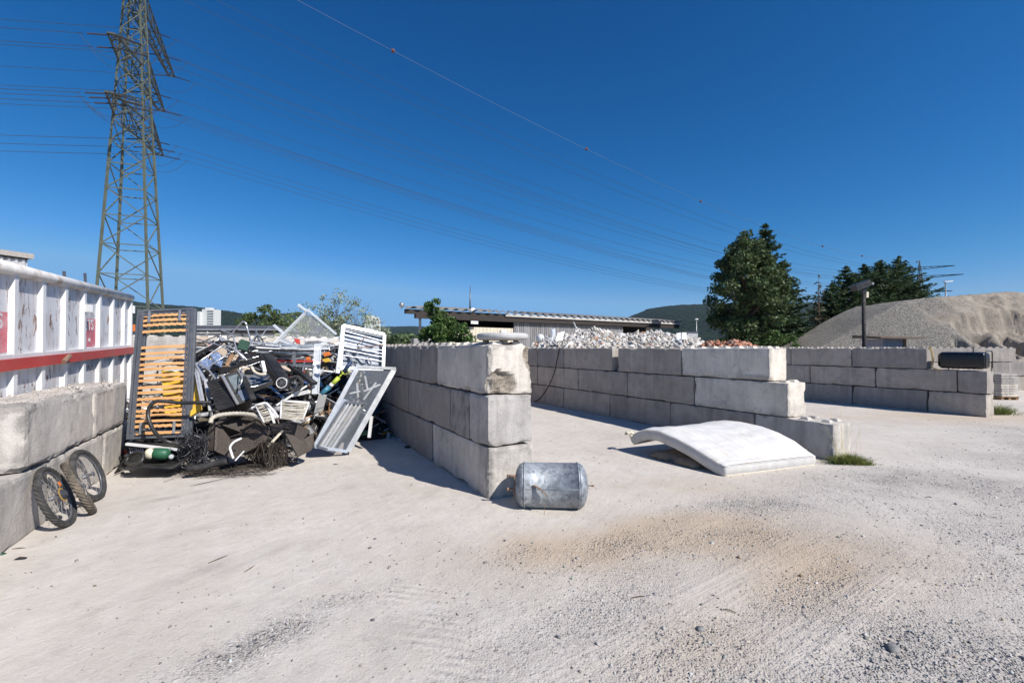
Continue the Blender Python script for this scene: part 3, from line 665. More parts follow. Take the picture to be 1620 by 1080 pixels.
broadleaf('shrub', XY(1286, 38), 2.4, 1.5, .1, 'yellow green shrub at the foot of the half bare conifer', 'shrub', 45, 'leaf_bright', .08, 24, 110, .04, clump_r=.4)
spruce('dead_conifer', XY(1296, 39), 8.2, 1.1, 'half bare brown conifer with a thin naked tip beside the gravel heap', 5, 'leaf_dry', 1.0, True, pw=.9)
for i, (px, Y, h, R, lab) in enumerate(((1318, 49, 8.8, 3.6, 'low spruce at the left end of the dark row behind the half bare conifer'), (1340, 50, 10.8, 4.4, 'spruce second from the left in the dark row, left of the floodlight pole'), (1368, 52, 11.4, 4.6, 'spruce third from the left in the dark row, right behind the floodlight pole'),
        (1394, 53, 12.1, 4.6, 'spruce with a pointed top in the middle of the dark row behind the gravel heap'), (1424, 54, 12.7, 5.0, 'tallest spruce at the right of the dark row behind the gravel heap'),
        (1441, 57, 10.6, 4.2, 'low spruce at the right end of the dark row behind the gravel heap'))):
    spruce('spruce_tree', XY(px, Y), h, R*1.08, lab, 60+i, pw=.55, leaf=.15, dens=1.1)
broadleaf('leafy_bush', XY(706, 17), 3.05, 1.15, .3, 'bright leafy green bush rising above the centre wall in front of the shed', 'bush', 8, 'leaf_bush', .068, 100, 190, .05, clump_r=.32, shape=lambda z: 1 if z < .1 else 1-.45*z)
broadleaf('bush_shoot', XY(688, 17), 3.72, .32, 2.2, 'thin upright leafy shoot at the top left of the leafy bush', 'bush', 88, 'leaf_bush', .06, 22, 100, .03, clump_r=.18)
for i, (px, h, r, lab) in enumerate(((470, 3.2, .85, 'yellow green sapling at the left behind the scrap heap'), (505, 3.6, .9, 'silvery bush left of the tall one behind the scrap heap'), (530, 4.35, .75, 'tall silvery bush behind the scrap heap'),
                                     (565, 3.85, .85, 'silvery bush on the right behind the scrap heap'), (590, 3.3, .6, 'small silvery bush near the white grille'))):
    broadleaf('silver_bush', XY(px, 18+.3*i), h, r, .8, lab, 'bush', 20+i, 'leaf_bright' if i == 0 else 'leaf_silver', .05, 42, 46, .035, group='bushes behind the scrap bay', clump_r=.3)
broadleaf('round_tree', XY(417, 62), 7.3, 2.9, .4, 'round dark green tree between the high rise and the scrap heap', 'tree', 30, 'leaf_dark', .2, 90, 130, .2, clump_r=.75)
def wood(label, px0, px1, Y, h, n, seed, mat='leaf_dark'):
    rng = np.random.default_rng(seed); pos = []
    for i in range(n):
        px = rng.uniform(px0, px1); y = Y*rng.uniform(.9, 1.2); b = XY(px, y); hh = h*rng.uniform(.6, 1.1)*y/Y
        q = rng.normal(size=(150, 3)); q /= np.linalg.norm(q, axis=1)[:, None]; q *= (rng.random(150)**.4)[:, None]; pos.append(b+q*V3((hh*.42, hh*.42, hh*.5))+UP*hh*.5)
    pos = np.concatenate(pos); m = len(pos); v, f, c = leaf_quads(pos, rng.uniform(.6, 1.2, m)*Y*.006, rng, shade(m, rng), .6)
    tag(np_mesh('distant_wood', v, f, M[mat], col=c), label, 'wood', kind='stuff')
wood('belt of dark trees on the horizon left of the shed', 560, 700, 150, 6.6, 90, 50)
wood('low dark trees on the horizon right of the shed', 960, 1330, 160, 4.6, 150, 51)
wood('low trees far behind the scrap bay', 430, 600, 190, 6, 90, 52)

# ------------------------------------------------------------------ far buildings
M['render_white'] = simple('white_render', (.66, .66, .64), .8, var=.06, scale=1)
M['window_dark'] = simple('dark_glass', (.05, .06, .08), .2, var=.1)
M['fascia'] = simple('weathered_dark_timber', (.035, .028, .024), .85, var=.3, scale=6)
b0 = P(325.5, 550, 600); t = thing('high_rise', (b0[0], 600, 0), 'white high rise block standing in front of the wooded hill', 'tower block')
def ztop(py, Y): return float(P(810, py, Y)[2])
k = 600/F; h1 = ztop(489, 600)
MB().box(b0[0]-6.5*k, b0[0]+12*k, 600, 615, 0, h1).build('main_tower', M['render_white'], t)
MB().box(b0[0]-12*k, b0[0]-6.6*k, 596, 611, 0, ztop(493, 600)).build('stair_tower', M['render_white'], t)
MB().box(b0[0]-3*k, b0[0]+5*k, 602, 610, h1, h1+2.2).build('roof_plant', M['render_white'], t)
for i in range(13):
    zz = h1-2.2-i*3.3; mb = MB()
    for j in range(5): mb.box(b0[0]+(2.2+j*2.0)*k-.1, b0[0]+(3.6+j*2.0)*k-.1, 599.6, 599.9, zz-1.3, zz)
    mb.build('window_row', M['window_dark'], t)
b0 = P(586.5, 550, 300); k = 300/F; t = thing('white_silo_building', (b0[0], 300, 0), 'small white industrial block with rooftop structures behind the silvery bushes', 'building'); h1 = ztop(504, 300)
MB().box(b0[0]-10*k, b0[0]+10*k, 300, 308, 0, h1).build('wall', M['render_white'], t)
MB().box(b0[0]-7*k, b0[0]+2*k, 301, 306, h1, ztop(499, 300)).box(b0[0]+4*k, b0[0]+9*k, 301, 306, h1, ztop(501, 300)).build('rooftop', M['render_white'], t)
mb = MB()
for j in range(7): mb.box(b0[0]+(-9+j*2.7)*k, b0[0]+(-8+j*2.7)*k, 299.6, 299.9, h1-3, h1-1.2)
mb.build('window_row', M['window_dark'], t)
M['metal_roof'] = simple('grey_metal_roof', (.30, .31, .33), .5, .3, var=.15, scale=2)
def lowbuilding():
    Y = 34; x0, x1 = XY(300, Y)[0], XY(437, Y)[0]; t = thing('low_building', ((x0+x1)/2, Y, 0), 'long low grey roofed building beyond the rear wall of the scrap bay', 'building'); zt = ztop(515, Y)
    MB().box(x0, x1, Y, Y+7, 0, zt-.55).build('wall', simple('grey_wall', (.36, .35, .33), .8), t)
    MB().box(x0-.2, x1+.1, Y-.3, Y+7.3, zt-.12, zt).build('roof_edge', M['darkgrey'], t)
    MB().box(x0-.15, x1+.05, Y-.22, Y+7.2, zt-.36, zt-.121).build('roof', M['metal_roof'], t)
    MB().box(x0-.1, x1+.0, Y-.15, Y-.02, zt-.50, zt-.362).build('gutter', M['fascia'], t)
lowbuilding()
# corrugated building behind the container
def cladmat(name, c, sc, var=.2, streak=.35):
    t = NT(name); o = t.geo.outputs['Position']; n = t.noise(t.map(o, (3, 3, .35)), 1., 5, .6)
    cc = t.ramp(n, .3, .7, tuple(x*(1-streak) for x in c), tuple(x*1.1 for x in c)); t.color(cc); t.b.inputs['Roughness'].default_value = .75; return t.m
M['clad'] = cladmat('grey_cladding', (.44, .44, .45), 1); M['clad_beige'] = cladmat('beige_cladding', (.62, .55, .43), 1, streak=.12); M['clad_old'] = cladmat('weathered_sheeting', (.33, .32, .32), 1, streak=.55)
def corr_wall(name, a, b, z0, z1, mat, parent, pitch=.25, amp=.03, nrml=None):
    a, b = V3(a), V3(b); L = np.linalg.norm(b-a); t = (b-a)/L; n = V3((t[1], -t[0], 0)) if nrml is None else V3(nrml); m = int(L/pitch*4); pts = []
    for i in range(m+1):
        s = L*i/m; o = amp*(1 if (i//2) % 2 else -1); pts.append(a+t*s+n*o)
    v = [p+UP*z0 for p in pts]+[p+UP*z1 for p in pts]+[p+UP*z0-n*.08 for p in pts]+[p+UP*z1-n*.08 for p in pts]; q = m+1
    f = [(i, i+1, q+i+1, q+i) for i in range(m)]+[(2*q+i+1, 2*q+i, 3*q+i, 3*q+i+1) for i in range(m)]+[(q+i, q+i+1, 3*q+i+1, 3*q+i) for i in range(m)]
    return np_mesh(name, np.array(v), f, mat, parent)
def leftbuilding():
    a = P(42, 550, 30); dirv = nrm((-.35, -.94, 0)); bpt = a+dirv*9; zt = ztop(401, 30)
    t = thing('corrugated_hall', (a[0], a[1], 0), 'grey corrugated hall with a flat roof edge rising behind the white container', 'building')
    corr_wall('wall', V3((a[0], a[1], 0)), V3((bpt[0], bpt[1], 0)), 0, zt-.42, M['clad'], t, .34, .05, (dirv[1]*-1, dirv[0], 0))
    nn = V3((-dirv[1], dirv[0], 0)); c = (a+bpt)/2; c[2] = 0
    MB().obox(c+UP*(zt-.18)+nn*-1.5, dirv*4.7, nn*1.75, UP*.16).build('roof_fascia', simple('fascia_strip', (.36, .33, .30), .7), t)
    MB().obox(c+UP*(zt-.38)+nn*-1.5, dirv*4.5, nn*1.5, UP*.06).build('gutter', M['fascia'], t)
    MB().obox(c+UP*(zt-.5)/2-nn*1.6, dirv*4.45, nn*1.4, UP*(zt-.55)/2).build('side_wall', M['clad'], t)
leftbuilding()
# shed with corrugated roof
def shed():
    A = P(648, 550, 28); B = P(1070, 550, 45); A[2] = B[2] = 0; t_ = nrm(B-A); L = np.linalg.norm(B-A); nn = V3((t_[1], -t_[0], 0))     # nn towards the yard
    zA = ztop(491, A[1]); zB = ztop(512, B[1]); t = thing('shed', A, 'long open shed with a corrugated roof behind the walls', 'shed')
    def Q(s, o=0, z=0): return A+t_*s+nn*o+UP*z
    ze = lambda s: zA+(zB-zA)*s/L
    # roof sheets: corrugations run back from the eave
    m = int(L/.17*6); v = []; n2 = 0
    ss = np.linspace(-.6, L+.1, m+1)
    for (o, dz) in ((.55, 0), (-2, .32), (-4.2, .55)):
        for s in ss: v.append(Q(s+(.55-o)*.95*(1-s/L), o, ze(s)+dz+.16+.075*math.cos(2*math.pi*s/1.0*1.35)))
    q = m+1; v2_ = [p-UP*.02 for p in v]; nv = len(v); v = v+v2_
    f = [(r*q+i, r*q+i+1, (r+1)*q+i+1, (r+1)*q+i) for r in range(2) for i in range(m)]+[(nv+r*q+i+1, nv+r*q+i, nv+(r+1)*q+i, nv+(r+1)*q+i+1) for r in range(2) for i in range(m)]+[(nv+i, nv+i+1, i+1, i) for i in range(m)]
    np_mesh('roof', np.array(v), f, simple('fibre_cement_sheet', (.17, .165, .16), .9, var=.3, scale=2), t, True)
    M['eave'] = simple('pale_eave_board', (.47, .45, .42), .8, var=.25, scale=3)
    mb = MB(); mb.hexa([Q(7, .42, ze(7)-.12), Q(L, .42, ze(L)-.12), Q(L, .46, ze(L)-.12), Q(7, .46, ze(7)-.12), Q(7, .42, ze(7)+.07), Q(L, .42, ze(L)+.07), Q(L, .46, ze(L)+.07), Q(7, .46, ze(7)+.07)]); mb.build('eave_board', M['eave'], t)
    mb = MB()
    for s0, s1, h0, h1 in ((-.4, L, -.05, .22), (.25, L, .221, .48)): mb.hexa([Q(s0, .1, ze(s0)-h1), Q(s1, .1, ze(s1)-h1), Q(s1, .36, ze(s1)-h1), Q(s0, .36, ze(s0)-h1), Q(s0, .1, ze(s0)-h0), Q(s1, .1, ze(s1)-h0), Q(s1, .36, ze(s1)-h0), Q(s0, .36, ze(s0)-h0)])
    mb.build('roof_beam', M['fascia'], t)
    for s in (.6, 3.1): MB().bar(Q(s, .2, -.1), Q(s, .2, ze(s)-.48), .14).build('post', M['darkgrey'], t)
    def s_at(px):
        k = (px-810)/F; return float((k*A[1]-A[0])/(t_[0]-k*t_[1]))
    s1, s2, s3 = s_at(735), s_at(812), s_at(985)
    corr_wall('beige_wall', Q(s_at(700), 0), Q(s2, 0), 0, ztop(517.5, 31), M['clad_beige'], t, .3, .02, nn)
    corr_wall('sheet_wall', Q(s2+.05, .05), Q(s3, .05), 0, ze(s3)-.52, M['clad_old'], t, .2, .03, nn)
    mb = MB(); mb.obox(Q((0+s1)/2, -.6, 1.2), t_*(s1-.8)/2, nn*.05, UP*1.2); mb.build('low_wall', M['clad_old'], t)
    mb = MB(); mb.obox(Q(L/2+2.6, -3.6, 2.0), t_*(L/2-1.4), nn*.1, UP*2.0); mb.build('back_wall', M['fascia'], t)
    mb = MB(); mb.obox(Q((s3+L)/2, -.3, .9), t_*(L-s3)/2, nn*.06, UP*.9); mb.build('lower_wall', M['clad_old'], t)
    MB().obox(Q(s_at(746), .36, ze(s_at(746))-.62), t_*.28, nn*.03, UP*.10).build('white_lamp', M['white_paint'], t)
    MB().obox(Q(s_at(795), .1, 2.95), t_*.22, nn*.06, UP*.12).build('vent_box', M['white_paint'], t)
    b = Q(s_at(631), .4, ze(0)+.27); MB().sphere(b, .16, 10, 6).bar(b, b-UP*.25, .05).build('floodlight', M['steel'], t, True)
    # mast and dish on the roof
    m0 = Q(s_at(743), -3, 0); zz = ze(s_at(743)); t2 = thing('antenna', m0+UP*(zz+.35), 'thin dark tapering mast standing on the shed roof', 'mast')
    m0 = P(744, 500, m0[1]); MB().tube([V3((m0[0], m0[1], zz+.3)), P(743.6, 482, m0[1]), P(744, 452, m0[1])], [.075, .06, .02], 8).build('mast', M['darkgrey'], t2, True)
    t3 = P(748.5, 490.5, A[1]+3.2); single(MB().lathe(t3, (0.2, -1, .1), [(-.02, .02), (0, .16), (.03, .17), (.05, .17)], 16).bar(t3, t3-UP*.35, .03), 'satellite_dish', M['white_paint'], 'small white dish on the shed roof beside the mast', 'dish')
shed()

# ------------------------------------------------------------------ heaps
def moundgrid(x0, x1, y0, y1, step, hf):
    xs = np.arange(x0, x1+step/2, step); ys = np.arange(y0, y1+step/2, step); X, Y = np.meshgrid(xs, ys, indexing='ij'); Z = hf(X, Y); nx, ny = X.shape; idx = np.arange(nx*ny).reshape(nx, ny)
    f = np.stack([idx[:-1, :-1], idx[1:, :-1], idx[1:, 1:], idx[:-1, 1:]], -1).reshape(-1, 4); return X, Y, Z, f
def gravel_heap():
    ccx = XY(1580, 33)[0]
    def hf(X, Y):
        # long ridge running right, sloping face towards the yard
        sp_ = ((1270, 558), (1290, 549), (1330, 528), (1370, 503), (1400, 487), (1425, 476), (1480, 473), (1530, 469), (1570, 466), (1600, 467), (1640, 470))
        crest = np.interp(X, [XY(q[0], 34)[0] for q in sp_], [CH+(550-q[1])/F*34 for q in sp_])
        d = np.abs(Y-34); h = np.minimum(crest, crest+.35-d*.70)
        h = np.where(Y > 34, np.minimum(crest, crest+3.5-d*.8), h)
        h += (vn(X, Y, 40, .5, 4)-.5)*.25*np.clip(h, 0, 1)*np.clip(d/3, .15, 1)
        rough = np.clip((X-XY(1500, 33)[0])/1.5, 0, 1); h += rough*(vn(X, Y, 41, .9, 4)-.5)*.7*np.clip(h/3, 0, 1)*np.clip(d/2.5, .12, 1)
        h += rough*(vn(X, Y, 49, 2.6, 4)-.5)*.45*np.clip(d/2, .1, 1)
        cm = np.clip((X-XY(1468, 32)[0])/1.4, 0, 1)*(Y < 34)
        ns = vn(X, Y*.35, 46, .8, 3)*2.4+.7*vn(X, Y, 45, 2., 3)
        cliff = crest-np.maximum(0, d-.9-ns)*2.7+.15*vn(X, Y, 52, 4, 3); apron = 2.9-(d-3.2)*.55+(vn(X, Y, 51, 1.2, 4)-.5)*.9
        h = h*(1-cm)+cm*np.maximum(np.minimum(h+.5, cliff), np.minimum(apron, h+.6))
        for (px, dy, rx, ry, k) in ((1520, 28.6, .8, .9, 1.1), (1562, 29.2, .7, 1.2, 1.5), (1604, 29.4, .6, .9, 1.0)):
            h = h-k*np.exp(-(((X-XY(px, dy)[0]+(vn(X, Y, 47, 1.1, 3)-.5)*1.2)/rx)**6+((Y-dy+(vn(X, Y, 48, 1.3, 3)-.5)*1.2)/ry)**6))*np.clip(h-.8, 0, 1)
        return np.maximum(h, -.4)
    X, Y, Z, f = moundgrid(17, 50, 24.0, 40, .11, hf)
    t = NT('gravel_and_sand'); wp = t.geo.outputs['Position']; s = t.attr('sand')
    v1 = t.n.new('ShaderNodeTexVoronoi'); v1.inputs['Scale'].default_value = 21; t.L(wp, v1.inputs[0]); sp = t.n.new('ShaderNodeSeparateColor'); t.L(v1.outputs['Color'], sp.inputs[0])
    g = t.ramp(sp.outputs[0], 0, 1, (.12, .108, .09), (.38, .35, .30)); sd_ = t.ramp(t.noise(wp, 1.3, 7, .7), .3, .7, (.24, .20, .155), (.42, .365, .30))
    t.color(t.mix(s, g, sd_)); t.b.inputs['Roughness'].default_value = 1; t.normal(t.bump(t.math('ADD', v1.outputs['Distance'], t.noise(wp, 4, 8, .75)), .8, .07))
    sand = np.clip((X-XY(1440, 33)[0])/2.2+(vn(X, Y, 43, .8, 4)-.5)*2.4, 0, 1)
    o = np_mesh('gravel_heap', np.stack([X, Y, Z], -1).reshape(-1, 3), f, t.m, smooth=True, attrs={'sand': sand.ravel()}, org=(32, 33, 0))
    tag(o, 'big grey gravel and sand heap with a dug out hollow behind the right walls', 'gravel heap', kind='stuff')
    rng = np.random.default_rng(5); n = 5000; xi = rng.integers(0, X.size, n); px_, py_, pz = X.ravel()[xi], Y.ravel()[xi], Z.ravel()[xi]; ok = (pz > 0) & (py_ < 35); xi = xi[ok]
    pos = np.stack([X.ravel()[xi], Y.ravel()[xi], Z.ravel()[xi]+.02], 1)+rng.uniform(-.08, .08, (len(xi), 3))*V3((1, 1, 0)); sd2 = sand.ravel()[xi]
    cols = np.where(sd2[:, None] > .5, V3((.38, .31, .24)), V3((.24, .222, .195)))*rng.uniform(.5, 1.35, (len(xi), 1))
    v, f, c = chunks(pos, rng.uniform(.015, .04, len(xi)), cols, rng); tag(np_mesh('heap_stones', v, f, M['vcol'], col=c), 'coarse stones lying on the big gravel heap', 'gravel', kind='stuff')
gravel_heap()
def rubble():
    rng = np.random.default_rng(6)
    def prof(px): return np.interp(px, [836, 850, 880, 920, 942, 960, 990, 1010, 1040, 1060, 1085, 1110, 1128], [546, 541, 531, 523, 520, 523, 528, 527, 524, 529, 533, 538, 547])
    def hf(X, Y):
        px = 810+X/Y*F; top = prof(px); zt = CH+(550-top)/F*23.5; e = np.clip((px-828)/14, 0, 1)*np.clip((1140-px)/14, 0, 1)
        return e*np.clip(zt, 0, 9)*np.clip((Y-17.2)/4.5, 0, 1)**.6*np.clip((31-Y)/5, 0, 1)-.2+(vn(X, Y, 44, 1.5, 4)-.5)*.25
    def inside(x, y):
        v = (x-O[0])*N[0]+(y-O[1])*N[1]; return v > v2+.75
    X, Y, Z, f = moundgrid(-.5, 13, 17, 31, .2, hf); vv = (X-O[0])*N[0]+(Y-O[1])*N[1]; Z = np.where(vv > v2+.6, Z, -.3); v3_ = vv < v3-.4; Z = np.where(v3_, Z, -.3)
    tag(np_mesh('rubble_heap', np.stack([X, Y, Z], -1).reshape(-1, 3), f, simple('plaster_dust', (.55, .52, .47), .95, scale=3), org=(5, 22, 0)), 'pale heap of building rubble behind the stepped wall', 'rubble heap', kind='stuff')
    n = 15000; xi = rng.uniform(-.3, 10, n); yi = rng.uniform(18.5, 28, n); ok = inside(xi, yi) & (hf(xi, yi) > .4); xi, yi = xi[ok], yi[ok]; n = len(xi)
    pos = np.stack([xi, yi, hf(xi, yi)+.03], 1); s = np.exp(rng.normal(-3.15, .5, n)).clip(.012, .13); asp = np.stack([s*rng.uniform(.6, 2.2, n), s*rng.uniform(.5, 1.2, n), s*rng.uniform(.12, .6, n)], 1)
    pal = np.array([(.56, .54, .51), (.50, .47, .43), (.40, .36, .31), (.62, .61, .60), (.28, .26, .24), (.42, .33, .25), (.45, .24, .16)]); c = pal[rng.choice(7, n, p=[.32, .22, .16, .14, .08, .06, .02])]*rng.uniform(.8, 1.1, (n, 1))
    v, f, cc = chunks(pos, asp, c, rng); tag(np_mesh('rubble_pieces', v, f, M['vcol'], col=cc), 'broken white plaster and concrete pieces covering the pale rubble heap', 'rubble', kind='stuff')
    # brick heap
    n = 1500; px = rng.uniform(1106, 1200, n); yy = rng.uniform(19, 22.5, n); top = np.interp(px, [1106, 1122, 1140, 1162, 1175, 1190, 1200], [547, 538, 543, 536, 541, 544, 549])
    X_ = (px-810)/F*yy; z = (CH+(550-top)/F*21)*rng.uniform(.55, 1, n)**.5-np.abs(yy-21)*.1; s = rng.uniform(.04, .11, n)
    c = np.array([(.40, .17, .10), (.33, .14, .09), (.48, .25, .17), (.35, .25, .2)])[rng.integers(0, 4, n)]*rng.uniform(.7, 1.2, (n, 1))
    # the heap body under the pieces
    core = MB(); 
    pos = np.stack([X_, yy, z], 1); pos2 = pos.copy(); pos2[:, 2] *= rng.uniform(.1, .95, n); pos = np.concatenate([pos, pos2]); s = np.concatenate([s, s*2]); c = np.concatenate([c, c])
    v, f, cc = chunks(pos, s, c, rng, (1.2, .7, .35)); tag(np_mesh('brick_heap', v, f, M['vcol'], col=cc), 'heap of broken red bricks and roof tiles right of the pale rubble', 'brick rubble', kind='stuff')
    # debris lying on the walls
    for (lab, pts, Y, n, sz) in (('crumbs and dust lumps lying along the top of the low left wall', None, 0, 240, .008),):
        ss = rng.uniform(s42+.05, se, n); oo = rng.uniform(-.55, -.03, n); pos = np.array([WL(a, b, 1.275+rng.uniform(-.005, .012)) for a, b in zip(ss, oo)])
        s = rng.uniform(.003, sz, n)*rng.choice([1, 2.4], n, p=[.95, .05]); c = np.array([(.50, .45, .39), (.48, .42, .35), (.54, .51, .47)])[rng.integers(0, 3, n)]
        v, f, cc = chunks(pos, s, c, rng, (1.3, 1, .5)); tag(np_mesh('wall_debris', v, f, M['vcol'], col=cc), lab, 'debris', kind='stuff')
    n = 150; u = rng.uniform(.3, 9, n); v_ = rng.uniform(.05, .55, n); pos = np.array([W(a, b, 1.85+rng.uniform(-.005, .02)) for a, b in zip(u, v_)]); s = rng.uniform(.005, .018, n)
    c = np.array([(.60, .54, .46), (.50, .46, .40)])[rng.integers(0, 2, n)]; v, f, cc = chunks(pos, s, c, rng, (1.3, 1, .5)); tag(np_mesh('wall_debris', v, f, M['vcol'], col=cc), 'crumbs lying along the top of the centre wall', 'debris', kind='stuff')
rubble()
# shapes that stand out on the rubble
single(MB().tube(smooth_path([P(912, 520, 21.5), P(909, 512, 21.5), P(907.5, 510, 21.5), P(911, 517, 21.6), P(918, 522, 21.6)], 4), .02, 6), 'plastic_strip', M['white_paint'], 'thin white bent strip sticking up from the pale rubble', 'plastic strip')
single(MB().slab([P(872, 540, 20), P(873, 521, 20.2), P(878, 519, 20.3), P(879, 536, 20.2)], .03).slab([P(879, 540, 20), P(882, 527, 20.2), P(893, 524, 20.4), P(889, 538, 20.2)], .03), 'sheet_metal_offcut', M['alu'], 'bent grey sheet metal piece at the left of the pale rubble', 'sheet metal')
mb = MB().sphere(P(855, 535, 19.5), .17, 14, 8, (1, 1, 1.1)); single(mb, 'white_basin', M['white_paint'], 'round white ceramic piece at the left end of the pale rubble', 'basin', smooth=True)
single(MB().bar(P(862, 531, 19.3), P(881, 545, 19.0), .05).bar(P(876, 528, 19.5), P(870, 545, 19.2), .05).bar(P(858, 543, 19.3), P(874, 533, 19.3), .04), 'white_frame_offcut', M['white_paint'], 'white crossed frame pieces beside the round ceramic piece', 'frame')
mb = MB()
single(MB().slab([P(1070, 539, 21), P(1070, 527, 21.1), P(1077, 526, 21.1), P(1077, 538, 21)], .04), 'white_board', M['white_paint'], 'small white panel standing left on the rubble before the cabinet', 'panel')
single(MB().slab([P(1078.5, 537, 21), P(1078.5, 526, 21.1), P(1086, 526, 21.1), P(1086, 537, 21)], .04), 'white_board', M['white_paint'], 'small white panel standing between the other panel and the cabinet', 'panel')
t = thing('grey_cabinet', P(1095, 540, 23), 'small grey cabinet with a dark rim standing behind the rubble', 'cabinet'); a, b = P(1088, 526, 23), P(1104, 541, 23)
MB().box(a[0], b[0], 23, 23.5, b[2]-1, a[2]).build('body', simple('pale_grey', (.5, .5, .49), .6), t); MB().box(a[0]-.03, b[0]+.03, 22.97, 23.53, a[2]+.002, a[2]+.05).build('lid', M['darkgrey'], t)
# crumpled clear film hanging over the wall
mb = MB(); rg = random.Random(4); film = [[P(1064+ix*5+rg.uniform(-1, 1), 536+iy*4+rg.uniform(-1, 1), 13.1+rg.uniform(-.15, .15)) for ix in range(4)] for iy in range(6)]
for iy in range(5):
    for ix in range(3):
        w_ = (0 if iy < 3 else 1); 
        if not (iy >= 4 and ix != 1): mb.slab([film[iy][ix], film[iy][ix+1], film[iy+1][ix+1], film[iy+1][ix]], .004)
single(mb, 'plastic_film', simple('crumpled_film', (.72, .73, .74), .25, trans=.35), 'crumpled pale plastic film hanging over the stepped wall edge', 'plastic film')

# ------------------------------------------------------------------ pylon, wires
M['pylon'] = simple('galvanised_lattice', (.125, .14, .105), .65, .2, var=.25, scale=1.5); M['pylon_dark'] = simple('aged_lattice', (.075, .082, .072), .65, .3, var=.2, scale=1.5)
M['wire'] = simple('aluminium_conductor', (.11, .11, .12), .5, .6, bump=0)
TC = V3((-41.9, 50, 0)); AX = nrm((.4, -.917, 0))          # arm axis, near side positive
TH0 = math.radians(220)
def tw(z): return 3.45*max(.07, 1-.0184*(z-1.8))
def leg(k, z):
    an = [245.7, 335.7, 65.7, 155.7][k]; r = tw(z); return TC+V3((math.cos(math.radians(an))*r, math.sin(math.radians(an))*r, z))
tower = thing('lattice_pylon', TC, 'tall grey green lattice power pylon behind the white container', 'pylon')
zl = [-.3, 2.5, 6.2, 9.6, 12.8, 15.9, 18.8, 21.5, 24, 26.3, 28.4, 30.5, 32.5, 34.5, 36.5, 38.5, 40.5, 42.5, 44.5, 46.5, 48.5, 50.3]
for k in range(4):
    mb = MB()
    for i in range(len(zl)-1): mb.bar(leg(k, zl[i]), leg(k, zl[i+1]), .20 if zl[i] < 22 else .14)
    mb.build('leg', M['pylon'], tower)
for k in range(4):
    j = (k+1) % 4; mb = MB(); mb2 = MB()
    for i in range(len(zl)-1):
        wd = .095 if zl[i] < 22 else .075
        mb.bar(leg(k, zl[i]), leg(j, zl[i]), wd) if i else None
        if i % 2 == 0: mb.bar(leg(k, zl[i]), leg(j, zl[i+1]), wd)
        else: mb.bar(leg(j, zl[i]), leg(k, zl[i+1]), wd)
        if zl[i] > 22: mb.bar(leg(j, zl[i]), leg(k, zl[i+1]), wd*.8) if i % 2 == 0 else mb.bar(leg(k, zl[i]), leg(j, zl[i+1]), wd*.8)
    mb.build('bracing', M['pylon'], tower)
ATT = []
LX = nrm((-AX[1], AX[0], 0))                               # across the arms
for (z, nearL, farL, nn, nf) in ((26.8, 6.3, 9.6, (6.1, 5.2, 4.1), (9.4, 7.0, 4.6)), (32.8, 6.0, 10., (5.8, 3.6), (9.8, 5.2)), (39.8, 8., 14.5, (7.8, 5, ), (14.2, 9.2, 4.2))):
    for sgn, Ln, at in ((1, nearL, nn), (-1, farL, nf)):
        ar = MB(); r = tw(z)*.72; tip = TC+AX*sgn*Ln+UP*z; hw = 1.0
        roots = [TC+LX*r+AX*sgn*r*.7+UP*z, TC-LX*r+AX*sgn*r*.7+UP*z]; tops = [TC+LX*r*.9+AX*sgn*r*.6+UP*(z+2.3), TC-LX*r*.9+AX*sgn*r*.6+UP*(z+2.3)]
        tips = [tip+LX*hw*.35, tip-LX*hw*.35]
        for a_ in (0, 1): ar.bar(roots[a_], tips[a_], .15); ar.bar(tops[a_], tips[a_], .12)
        ar.bar(tips[0], tips[1], .15)
        m = max(3, int(Ln/1.6))
        for i in range(m):
            f0, f1 = i/m, (i+1)/m; A0 = [roots[q]+(tips[q]-roots[q])*f0 for q in (0, 1)]; A1 = [roots[q]+(tips[q]-roots[q])*f1 for q in (0, 1)]; T0 = [tops[q]+(tips[q]-tops[q])*f0 for q in (0, 1)]
            ar.bar(A0[0], A1[1], .075); ar.bar(A0[1], A1[0], .075)
            for q in (0, 1): ar.bar(T0[q], A1[q], .07); ar.bar(T0[q], A0[q], .07)
            ar.bar(T0[0], T0[1], .07)
        ar.build('crossarm', M['pylon_dark'], tower)
        for l in at: ATT.append((TC+AX*sgn*l+UP*(z-.05), z, sgn*l))
EW = TC+UP*50.3; PC = V3((202, 225, 0)); PD = nrm((-.5, .86, 0)); LDIR = nrm((-.98, -.2, 0))
RD = nrm(PC-TC); zfar = {26.8: 28.7, 32.8: 36., 39.8: 40.5}
def far_at(a):
    return PC-PD*(a[2]*.95)+UP*zfar[a[1]]
def para(p, q, b_, n=90):
    ts = np.linspace(0, 1, n)**1.25; return [p+(q-p)*t-UP*(4*b_*t*(1-t)) for t in ts]
wires = []
